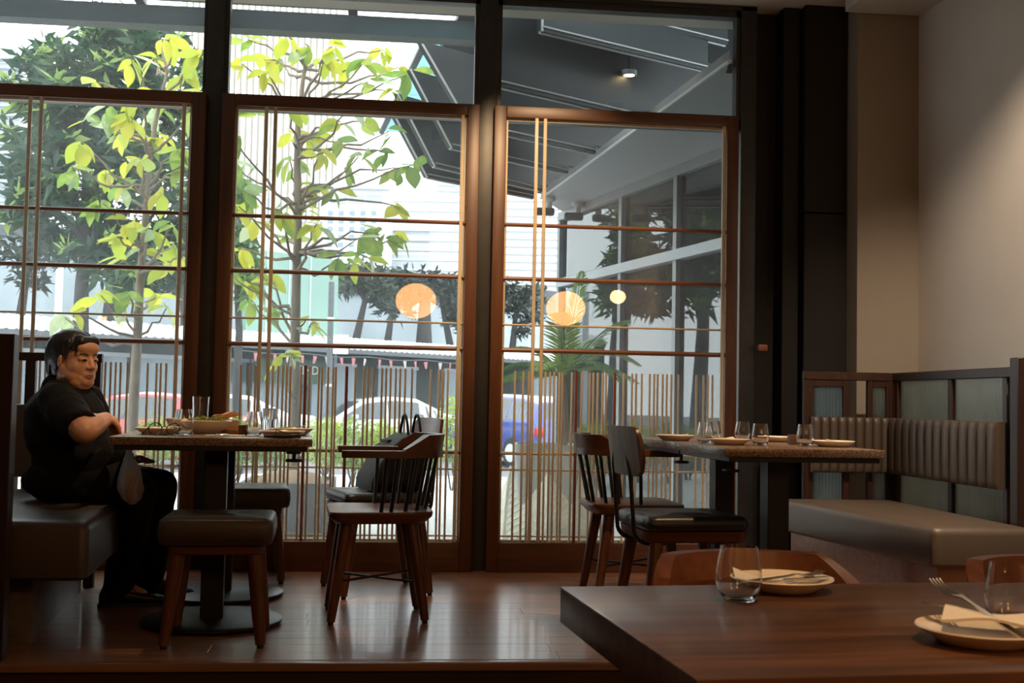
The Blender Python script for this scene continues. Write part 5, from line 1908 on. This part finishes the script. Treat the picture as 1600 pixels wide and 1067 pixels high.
# glasses
wine_tumbler(tp(286, 4.56), 'stemless glass beside the spectacles on the left table', 0.100, 0.036)
wine_tumbler(tp(397, 4.72), 'stemless glass beside the wooden block on the left table', 0.094, 0.035)
wine_tumbler(tp(312, 5.28), 'tall straight glass standing behind the salad bowl', 0.148, 0.036, straight=True)
g = wine_tumbler(tp(421, 5.02), 'ribbed water tumbler behind the plates of the left table', 0.105, 0.034, straight=True)
MB().lathe([(0, 0.010), (0.026, 0.010), (0.030, 0.06), (0, 0.06)], 24).build('water', 'drink_glass', g)
for k in range(14):
    a = 2 * PI * k / 14
    MB().tube([(0.0285 * math.cos(a), 0.0285 * math.sin(a), 0.01), (0.0325 * math.cos(a), 0.0325 * math.sin(a), 0.07)], 0.0022, 5).build('rib', 'drink_glass', g)


def bowl(loc, r, h, label, fill=None):
    t = empty('bowl', loc, 0, label, 'bowl', 'serving bowls on the left table')
    MB().lathe([(0, 0.004), (r * 0.42, 0.0), (r * 0.50, 0.0), (r * 0.55, 0.006), (r * 0.86, h * 0.55), (r, h), (r * 0.985, h + 0.002), (r * 0.95, h - 0.002), (r * 0.80, h * 0.55), (r * 0.45, 0.012), (0, 0.010)], 40).build('bowl_body', 'ceramic', t, angle=60)
    return t


b = bowl(tp(322, 4.86), 0.100, 0.052, 'large cream bowl of salad in the middle of the left table')
MB().ell((0, 0, 0.038), (0.088, 0.088, 0.016), 24, 10).build('filling', 'food_cream', b)
rng = random.Random(5)
sl = MB()
for k in range(70):
    a = rng.uniform(0, 2 * PI)
    rr = 0.075 * math.sqrt(rng.random())
    c = Vector((rr * math.cos(a), rr * math.sin(a), 0.050 + rng.uniform(0, 0.018)))
    d = Vector((rng.uniform(-1, 1), rng.uniform(-1, 1), rng.uniform(-0.2, 1))).normalized() * 0.014
    s = d.cross(Vector((rng.uniform(-1, 1), rng.uniform(-1, 1), 0.3))).normalized() * 0.006
    sl.add([c - d, c + s, c + d, c - s], [(0, 1, 2, 3)])
so_ = sl.build('salad_leaves', 'salad', b, smooth=False)
so_['kind'] = 'stuff'
b2 = bowl(tp(285, 5.05), 0.072, 0.055, 'small cream bowl behind the large salad bowl')
MB().ell((0, 0, 0.042), (0.062, 0.062, 0.014), 20, 8).build('filling', 'food_cream', b2)
# wooden tray with square dish and bread
q = tp(357, 5.0)
t = MB().rbox(-0.050, 0.050, -0.06, 0.06, 0.0, 0.022, 0.003, 2).build('serving_tray', 'tray_wood', None, q, R(4.6))
tag(t, 'bright wooden serving tray under the white dish on the left table', 'tray')
t = empty('square_dish', q + Vector((0.003, 0, 0.0225)), R(4.6), 'white square dish standing on the wooden serving tray', 'dish')
sq = rounded_poly([(-1, -1), (1, -1), (1, 1), (-1, 1)], 0.3, 4)
MB().loft([[(x * a, y * a, z) for x, y in sq] for z, a in ((0, 0.034), (0.003, 0.036), (0.032, 0.043), (0.033, 0.041), (0.008, 0.034), (0.006, 0.010))]).build('dish_body', 'ceramic', t, angle=45)
for i, (dx, dz, ry, lb) in enumerate(((-0.020, 0.036, -0.10, 'golden fried bread slice resting on the square dish, lower one'), (-0.012, 0.046, -0.16, 'golden fried bread slice resting on the square dish, upper one'))):
    L = []
    for k in range(12):
        s = k / 11
        x = -0.055 + 0.105 * s
        wd = 0.03 * (math.sin(PI * min(0.97, max(0.03, s))) ** 0.45)
        zz = 0.008 * math.sin(PI * s) + 0.004 * math.sin(9 * s + i)
        L.append([(x, -wd, zz), (x, wd, zz), (x, wd * 0.9, zz + 0.011), (x, -wd * 0.9, zz + 0.011)])
    o = MB().loft(L).build('bread_slice', 'bread', None, q + Vector((dx, 0.0 + 0.004 * i, 0.0225 + dz - 0.004)), R(10 + 12 * i), angle=50)
    o.rotation_euler = (0, ry, R(10 + 12 * i))
    tag(o, lb, 'bread', 'fried bread slices')
block(tp(379, 4.78), 'small wooden block between the serving tray and a glass on the left table')
o = tag(MB().rbox(-0.075, 0.075, -0.045, 0.045, 0.0, 0.003, 0.001, 1).build('table_card', 'napkin', None, tp(352, 4.66), R(6)), 'thin pale paper card lying in front of the serving tray', 'paper')
cutlery('spoon', tp(326, 4.62) + Vector((0, 0, 0.0)), R(15), 'steel spoon lying in front of the salad bowl')
# spectacles lying with the lenses upright
q = tp(256, 4.535)
t = empty('spectacles', q, R(-4), 'round tortoiseshell spectacles lying at the near edge of the left table', 'spectacles')
for sx in (-1, 1):
    ring = [(sx * 0.033 + 0.0245 * math.cos(2 * PI * k / 28), 0.004 * math.sin(2 * PI * k / 28), 0.026 + 0.0225 * math.sin(2 * PI * k / 28)) for k in range(29)]
    MB().tube(ring, 0.0019, 6, cap=False).build('rim', 'tortoise', t)
    le = MB().lathe([(0, 0.0008), (0.0232, 0.0008), (0.0232, -0.0008), (0, -0.0008)], 28)
    le.v = [(a + sx * 0.033, c + 0.17 * b, 0.026 + b * 0.92) for a, b, c in le.v]
    le.build('lens', 'spectacle_lens', t)
    MB().tube([(sx * 0.058, 0.0, 0.030), (sx * 0.062, -0.004, 0.026), (sx * 0.055 - 0.02, -0.03 if sx > 0 else -0.026, 0.006), (sx * -0.02, -0.034, 0.004)], [0.0028, 0.0026, 0.0022, 0.002], 6).build('temple', 'tortoise', t)
MB().tube([(-0.009, 0, 0.032), (0, -0.002, 0.0355), (0.009, 0, 0.032)], 0.0018, 6).build('bridge', 'tortoise', t)

# ------------------------------------------------------------------ the seated person
mat('skin', (0.52, 0.27, 0.165), rough=0.5, var=0.06, scale=40, sss=0.15)
mat('lip', (0.40, 0.15, 0.11), rough=0.45)
mat('hair_black', (0.010, 0.0085, 0.008), rough=0.42)
mat('cloth_black', (0.006, 0.006, 0.0065), rough=0.9, spec=0.2)
mat('cloth_trouser', (0.006, 0.0055, 0.006), rough=0.85, spec=0.2)
mat('eye_dark', (0.01, 0.007, 0.006), rough=0.15)
mat('shoe_black', (0.011, 0.011, 0.011), rough=0.4)

HC = Vector((-1.258, 4.93, 1.022))
HA = R(-35)
HR = Matrix.Rotation(HA, 3, 'Z') @ Matrix.Rotation(R(4), 3, 'Y')
HS = 0.96


def hp(x, y, z):
    return HC + HR @ (Vector((x, y, z)) * HS)


def hell(mb, c, r, n=20, m=14, Q=None):
    M = HR if Q is None else HR @ Q
    mb.ell(hp(*c), [q * HS for q in r], n, m, M)


body = MB()
hell(body, (-0.012, 0, 0.026), (0.093, 0.078, 0.090), 28, 20)
hell(body, (0.020, 0, -0.030), (0.070, 0.069, 0.082), 24, 16)
for s in (-1, 1):
    hell(body, (0.036, s * 0.037, -0.030), (0.038, 0.034, 0.038))
    hell(body, (0.022, s * 0.042, -0.066), (0.042, 0.032, 0.036))
    hell(body, (0.0715, s * 0.031, 0.004), (0.013, 0.020, 0.010))
    hell(body, (0.0925, s * 0.0135, -0.0305), (0.0100, 0.0085, 0.0078))
    body.capsule(hp(0.0765, s * 0.010, 0.026), hp(0.058, s * 0.046, 0.024), 0.0105, 0.0105)
    hell(body, (-0.006, s * 0.081, -0.008), (0.017, 0.008, 0.029), Q=Matrix.Rotation(s * 0.3, 3, 'Z'))
hell(body, (0.060, 0, 0.050), (0.034, 0.058, 0.034))
for s in (-1, 1):
    hell(body, (0.000, s * 0.046, -0.052), (0.046, 0.032, 0.042))
    hell(body, (0.048, s * 0.022, -0.076), (0.034, 0.028, 0.026))
    hell(body, (0.036, s * 0.030, -0.092), (0.036, 0.030, 0.028))
hell(body, (0.058, 0, -0.088), (0.031, 0.036, 0.026))
hell(body, (0.024, 0, -0.108), (0.050, 0.052, 0.028))
body.capsule(hp(0.079, 0, 0.014), hp(0.0985, 0, -0.026), 0.0085, 0.0122)
hell(body, (0.074, 0, -0.060), (0.020, 0.032, 0.018))
body.capsule(hp(-0.005, 0, -0.070), (-1.305, 4.955, 0.88), 0.062, 0.070)
# trunk
tors = [((-1.30, 4.955, 0.83), (0.115, 0.185, 0.085)), ((-1.285, 4.955, 0.77), (0.135, 0.185, 0.12)), ((-1.275, 4.955, 0.70), (0.150, 0.185, 0.13)), ((-1.235, 4.955, 0.62), (0.170, 0.19, 0.12)), ((-1.27, 4.955, 0.545), (0.165, 0.19, 0.095))]
for c, r in tors:
    body.ell(c, r, 24, 16)
SH, EL, WR = Vector((-1.285, 4.78, 0.853)), Vector((-1.135, 4.60, 0.742)), Vector((-1.098, 4.765, 0.785))
body.capsule(SH, EL, 0.058, 0.050)
body.capsule(EL, EL.lerp(WR, 0.45) + Vector((0, 0, 0.004)), 0.050, 0.046)
body.capsule(EL.lerp(WR, 0.4), WR, 0.046, 0.030)
# hand: palm, four unequal bent fingers, thumb
K = Vector((-1.068, 4.800, 0.776))
body.ell(WR.lerp(K, 0.5), (0.026, 0.036, 0.020), 16, 10, Matrix.Rotation(R(62), 3, 'Z') @ Matrix.Rotation(R(-4), 3, 'Y') @ Matrix(((0, 1, 0), (1, 0, 0), (0, 0, 1))))
fd = (K - WR)
fd.z = 0
fd.normalize()
sd = Vector((fd.y, -fd.x, 0))
for i, (off, l) in enumerate(((0.028, 0.9), (0.010, 1.0), (-0.008, 0.95), (-0.025, 0.75))):
    a = K - fd * 0.014 + sd * off * 0.9 + Vector((0, 0, -0.001))
    b_ = a + fd * 0.017 * l + Vector((0, 0, -0.026 * l))
    c = b_ + fd * 0.003 * l + Vector((0, 0, -0.026 * l))
    d = c - fd * 0.006 + Vector((0, 0, -0.018 * l))
    body.capsule(a, b_, 0.0098, 0.0088)
    body.capsule(b_, c, 0.0088, 0.0080)
    body.capsule(c, d, 0.0080, 0.0072)
th = WR.lerp(K, 0.35) + sd * 0.026
t1_ = th + sd * 0.012 + fd * 0.012 + Vector((0, 0, -0.020))
body.capsule(th, t1_, 0.0125, 0.0105)
body.capsule(t1_, t1_ + fd * 0.012 + Vector((0, 0, -0.026)), 0.0105, 0.0085)
# far arm rests in the lap
SL, EL2, WL = Vector((-1.265, 5.14, 0.853)), Vector((-1.20, 5.19, 0.665)), Vector((-1.07, 5.06, 0.622))
body.capsule(SL, EL2, 0.055, 0.046)
body.capsule(EL2, WL, 0.044, 0.030)
body.ell(WL + Vector((0.04, -0.03, -0.004)), (0.045, 0.035, 0.018), 14, 10)
for i in range(4):
    a = WL + Vector((0.065 + 0.004 * i, -0.065 + 0.018 * i, -0.006))
    body.capsule(a, a + Vector((0.032, -0.014, -0.008)), 0.009, 0.008)
# legs
LEGS = []
for hip, kn, an in (((-1.32, 4.86, 0.545), (-0.985, 4.87, 0.505), (-1.105, 5.13, 0.085)), ((-1.32, 5.07, 0.545), (-0.945, 5.09, 0.505), (-1.02, 5.33, 0.085))):
    hip, kn, an = Vector(hip), Vector(kn), Vector(an)
    body.capsule(hip, kn, 0.080, 0.056)
    body.capsule(kn, an, 0.054, 0.036)
    body.capsule(an, an + Vector((0.09, 0.02, -0.04)), 0.034, 0.028)
    LEGS.append((hip, kn, an))
bme = remesh(body, 0.0040, 4, 'person')
bme.materials.append(MATS['skin'])
person = link('person', bme)
tag(person, 'seated person in black polo shirt and trousers looking across from the left bench', 'person')


def hmesh(name, m, parent, fn, voxel=None, it=1):
    mb = MB()
    fn(mb)
    if voxel:
        me = remesh(mb, voxel, it, name)
        me.materials.append(MATS[m])
        return link(name, me, parent)
    return mb.build(name, m, parent, angle=70)


for s in (-1, 1):
    hmesh('eye', 'eye_dark', person, lambda mb: hell(mb, (0.0848, s * 0.0295, 0.0008), (0.0036, 0.0118, 0.0046), Q=Matrix.Rotation(s * 0.35, 3, 'Z')))
    hmesh('eyebrow', 'hair_black', person, lambda mb: mb.tube([hp(0.0868, s * 0.013, 0.0225), hp(0.0825, s * 0.030, 0.0260), hp(0.0685, s * 0.047, 0.0235)], [0.0024, 0.0034, 0.0018], 6))
    hmesh('nostril', 'eye_dark', person, lambda mb: hell(mb, (0.0985, s * 0.0080, -0.0370), (0.004, 0.0042, 0.0018)))


def lips(mb):
    mb.tube([hp(0.0835, -0.022, -0.0645), hp(0.0925, -0.010, -0.0600), hp(0.0945, 0, -0.0602), hp(0.0925, 0.010, -0.0600), hp(0.0835, 0.022, -0.0645)], [0.0014, 0.0028, 0.0027, 0.0028, 0.0014], 8)
    mb.tube([hp(0.0835, -0.020, -0.0660), hp(0.0915, -0.010, -0.0690), hp(0.0935, 0, -0.0697), hp(0.0915, 0.010, -0.0690), hp(0.0835, 0.020, -0.0660)], [0.0014, 0.0033, 0.0038, 0.0033, 0.0014], 8)


hmesh('lips', 'lip', person, lips)
hmesh('mouth_line', 'eye_dark', person, lambda mb: mb.tube([hp(0.0815, -0.025, -0.0668), hp(0.0945, -0.010, -0.0645), hp(0.0962, 0, -0.0643), hp(0.0945, 0.010, -0.0645), hp(0.0815, 0.025, -0.0668)], 0.0011, 6))


def hair(mb):
    hell(mb, (-0.030, 0, 0.042), (0.096, 0.086, 0.086), 28, 18)
    hell(mb, (-0.048, 0, -0.010), (0.072, 0.082, 0.095), 24, 16)
    hell(mb, (-0.062, 0, -0.075), (0.048, 0.066, 0.060), 20, 14)
    for s in (-1, 1):
        hell(mb, (-0.030, s * 0.066, 0.005), (0.034, 0.026, 0.062))
        mb.capsule(hp(0.020, s * 0.064, 0.070), hp(0.022, s * 0.077, 0.004), 0.018, 0.007)
        mb.capsule(hp(0.052, s * 0.034, 0.088), hp(0.048, s * 0.066, 0.040), 0.017, 0.005)
        hell(mb, (-0.022, s * 0.074, 0.012), (0.030, 0.018, 0.040))
    mb.capsule(hp(0.060, 0.034, 0.078), hp(0.060, -0.034, 0.076), 0.022, 0.022)
    mb.capsule(hp(0.066, -0.012, 0.082), hp(0.076, -0.034, 0.040), 0.011, 0.003)
    mb.capsule(hp(0.066, 0.012, 0.082), hp(0.078, 0.030, 0.044), 0.011, 0.003)
    mb.capsule(hp(0.060, -0.045, 0.070), hp(0.062, -0.058, 0.022), 0.012, 0.003)
    rg = random.Random(9)
    for k in range(150):
        s = -1 if k % 2 else 1
        ph = R(rg.uniform(35, 178)) * s
        end = -0.02 - 0.11 * max(0, -math.cos(ph)) if abs(ph) > R(100) else 0.045 - 0.07 * (abs(ph) - R(35)) / R(65)
        end += rg.uniform(-0.02, 0.012)
        pts = []
        for j in range(8):
            q = j / 7
            z = 0.118 + (end - 0.118) * q
            rad = math.sqrt(max(0.03, 1 - ((z - 0.035) / 0.093) ** 2)) if z > 0.035 else 1.0 - 0.25 * max(0, (0.0 - z)) / 0.1
            e = 1.035 + rg.uniform(-0.01, 0.02)
            a2 = ph + 0.25 * (1 - q) * s * rg.uniform(-0.5, 0.5)
            cx = -0.030 - 0.02 * q
            pts.append(hp(cx + 0.096 * rad * math.cos(a2) * e, 0.086 * rad * math.sin(a2) * e, z))
        mb.tube(pts, [0.004, 0.006, 0.0065, 0.0065, 0.006, 0.0055, 0.004, 0.0018], 6)


hmesh('hair', 'hair_black', person, hair, 0.0042, 1)


def wrinkle(me, amp, sc_, amp2=0.0):
    me.calc_loop_triangles()
    nn = [v.normal.copy() for v in me.vertices]
    for v, q in zip(me.vertices, nn):
        d = noise.noise(v.co * sc_) * amp
        if amp2:
            d += noise.noise(Vector((v.co.x * 30, v.co.y * 30, v.co.z * 9))) * amp2
        v.co += q * d


def shirt(mb):
    for c, r in tors:
        mb.ell(c, (r[0] + 0.014, r[1] + 0.016, r[2] + 0.012), 24, 16)
    for S_, E_, q in ((SH, EL, 0.84), (SL, EL2, 0.80)):
        mb.capsule(S_, S_.lerp(E_, q * 0.6), 0.074, 0.076)
        # sleeve, open wide at the hem
        a, b_ = S_.lerp(E_, 0.2), S_.lerp(E_, q + 0.05)
        mb.tube([a, b_], [0.072, 0.072], 20)
    mb.capsule((-1.300, 4.84, 0.868), (-1.300, 5.06, 0.868), 0.070, 0.070)
    mb.capsule((-1.325, 4.955, 0.895), (-1.330, 4.955, 0.82), 0.072, 0.11)
    mb.ell((-1.345, 4.95, 0.77), (0.110, 0.18, 0.14), 20, 14)


sm = MB()
shirt(sm)
sme = remesh(sm, 0.009, 3, 'shirt')
wrinkle(sme, 0.010, 11, 0.004)
sme.materials.append(MATS['cloth_black'])
sho = link('shirt', sme, person)
# turned-up collar
co = MB()
L = []
for k in range(25):
    a = 2 * PI * k / 24 * 0.93 + R(12)
    c = Vector((-1.290, 4.953, 0.905))
    rr = 0.084
    d = Vector((math.cos(a), math.sin(a), 0))
    zt = 0.020 + 0.012 * max(0, -math.cos(a))
    L.append([c + d * rr + Vector((0, 0, -0.035)), c + d * (rr - 0.006) + Vector((0, 0, zt)), c + d * (rr + 0.004) + Vector((0, 0, zt)), c + d * (rr + 0.022) + Vector((0, 0, -0.035))])
co.loft(L)
co.build('collar', 'cloth_black', sho, angle=50)


def trousers(mb):
    mb.ell((-1.27, 4.955, 0.535), (0.185, 0.205, 0.088), 24, 16)
    mb.ell((-1.17, 4.955, 0.555), (0.16, 0.19, 0.085), 24, 16)
    for hip, kn, an in LEGS:
        mb.capsule(hip, kn, 0.094, 0.074)
        lo = kn.lerp(an, 1.04)
        mb.tube([kn, kn.lerp(an, 0.5), lo], [0.074, 0.072, 0.062], 20)


tm = MB()
trousers(tm)
tme = remesh(tm, 0.010, 3, 'trousers')
for v in tme.vertices:
    if v.co.x < -1.05 and 0.40 < v.co.z < 0.4575:
        v.co.z = 0.4575                      # flattened where the body sits on the bench
wrinkle(tme, 0.007, 12, 0.003)
tme.materials.append(MATS['cloth_trouser'])
link('trousers', tme, person)
for hip, kn, an in LEGS:
    t = MB()
    L = []
    dirx = Vector((0.965, 0.26, 0)).normalized()
    side = Vector((-dirx.y, dirx.x, 0))
    base = Vector((an.x, an.y, 0))
    for s, wd, h in ((-0.075, 0.022, 0.05), (-0.06, 0.034, 0.085), (-0.02, 0.038, 0.09), (0.04, 0.038, 0.075), (0.10, 0.046, 0.055), (0.15, 0.045, 0.045), (0.185, 0.032, 0.035), (0.20, 0.012, 0.02)):
        c = base + dirx * s
        L.append([c + side * (wd * math.cos(a)) + Vector((0, 0, 0.004 + h * (0.5 + 0.5 * math.sin(a)) ** 0.8)) for a in [2 * PI * k / 14 for k in range(14)]])
    so2 = t.loft(L).build('shoe', 'shoe_black', person, angle=60)
    lc = MB()
    for k in range(4):
        c = base + dirx * (0.035 + 0.022 * k)
        z = 0.083 - 0.008 * k
        lc.tube([c - side * 0.026 + Vector((0, 0, z - 0.012)), c + Vector((0, 0, z)), c + dirx * 0.012 + side * 0.026 + Vector((0, 0, z - 0.012))], 0.0022, 5)
    c = base + dirx * 0.03
    lc.tube([c + Vector((0, 0, 0.085)), c - side * 0.03 + Vector((0, 0, 0.085)) + dirx * 0.02, c - side * 0.045 + dirx * 0.05 + Vector((0, 0, 0.05))], 0.002, 5)
    lc.build('laces', 'cloth_trouser', so2)
    MB().loft([[base + dirx * s + side * w_ + Vector((0, 0, z)) for s, w_ in ((-0.08, -0.02), (-0.05, -0.038), (0.05, -0.038), (0.12, -0.048), (0.18, -0.034), (0.203, 0.0), (0.18, 0.034), (0.12, 0.048), (0.05, 0.038), (-0.05, 0.038), (-0.08, 0.02))] for z in (0.0, 0.016)]).build('sole', 'black_soft', so2)

# ------------------------------------------------------------------ plastic bag in the lap
mat('bag_content', (0.55, 0.30, 0.20), rough=0.7, var=0.4, scale=25)
bg_ = MB()
c0 = Vector((-0.975, 4.70, 0.60))
L = []
rng = random.Random(3)
for z, rx, ry in ((0.0, 0.012, 0.02), (0.02, 0.035, 0.045), (0.06, 0.046, 0.055), (0.10, 0.042, 0.05), (0.14, 0.034, 0.04), (0.17, 0.022, 0.03), (0.20, 0.010, 0.02), (0.225, 0.018, 0.03)):
    L.append([(rx * math.cos(a) * (1 + rng.uniform(-0.22, 0.22)) - 0.10 * z, ry * math.sin(a) * (1 + rng.uniform(-0.22, 0.22)), z) for a in [2 * PI * k / 22 for k in range(22)]])
t = empty('plastic_bag', (-0.975, 4.725, 0.462), 0, 'crumpled clear plastic bag held between the lap and the left table', 'bag')
MB().loft(L, cap=True).build('film', 'plastic_film', t, smooth=False)
MB().ell((-0.004, 0, 0.055), (0.030, 0.036, 0.044), 16, 12).build('contents', 'bag_content', t)
MB().ell((-0.012, 0, 0.115), (0.020, 0.028, 0.030), 14, 10).build('contents', 'napkin', t)

# ------------------------------------------------------------------ handbag on the far chair
hb_rot = R(180 + 16)
hc = Vector((-0.04, 5.56, 0))
hdir = Vector((math.cos(hb_rot), math.sin(hb_rot), 0))
t = empty('handbag', hc - hdir * 0.055 + Vector((0, 0, 0.463)), hb_rot, 'black leather handbag with two loop handles on the far chair', 'handbag')
L = []
for z, d0, d1, w_ in ((0.0, -0.085, 0.105, 0.150), (0.006, -0.10, 0.125, 0.160), (0.05, -0.115, 0.125, 0.165), (0.13, -0.130, 0.088, 0.160), (0.20, -0.142, 0.035, 0.148), (0.245, -0.145, -0.015, 0.135), (0.262, -0.140, -0.045, 0.125), (0.264, -0.115, -0.07, 0.10)):
    poly = rounded_poly([(d0, -w_), (d1, -w_), (d1, w_), (d0, w_)], 0.03 if d1 - d0 > 0.08 else 0.015, 4)
    L.append([(x, y, z) for x, y in poly])
bb = MB().loft(L).mesh('bag_body', 'bag_leather', True, 60)
for v in bb.vertices:
    v.co += v.normal * noise.noise(v.co * 14) * 0.010
    v.co.z = max(0.0, v.co.z)
link('bag_body', bb, t)
for s, xo in ((-1, -0.065), (1, -0.125)):
    pts = [(xo, -0.07 + 0.14 * k / 16, 0.225 + 0.125 * math.sin(PI * k / 16) ** 0.6) for k in range(17)]
    ho = MB().tube(pts, 0.0065, 8).build('handle', 'bag_leather', t)
MB().tube([(-0.09, -0.12, 0.262), (-0.092, 0.12, 0.262)], 0.004, 6).build('zip', 'black_metal', t)
MB().rbox(0.0, 0.02, -0.10, 0.02, 0.20, 0.235, 0.006, 2).build('buckle_strap', 'bag_leather', t)
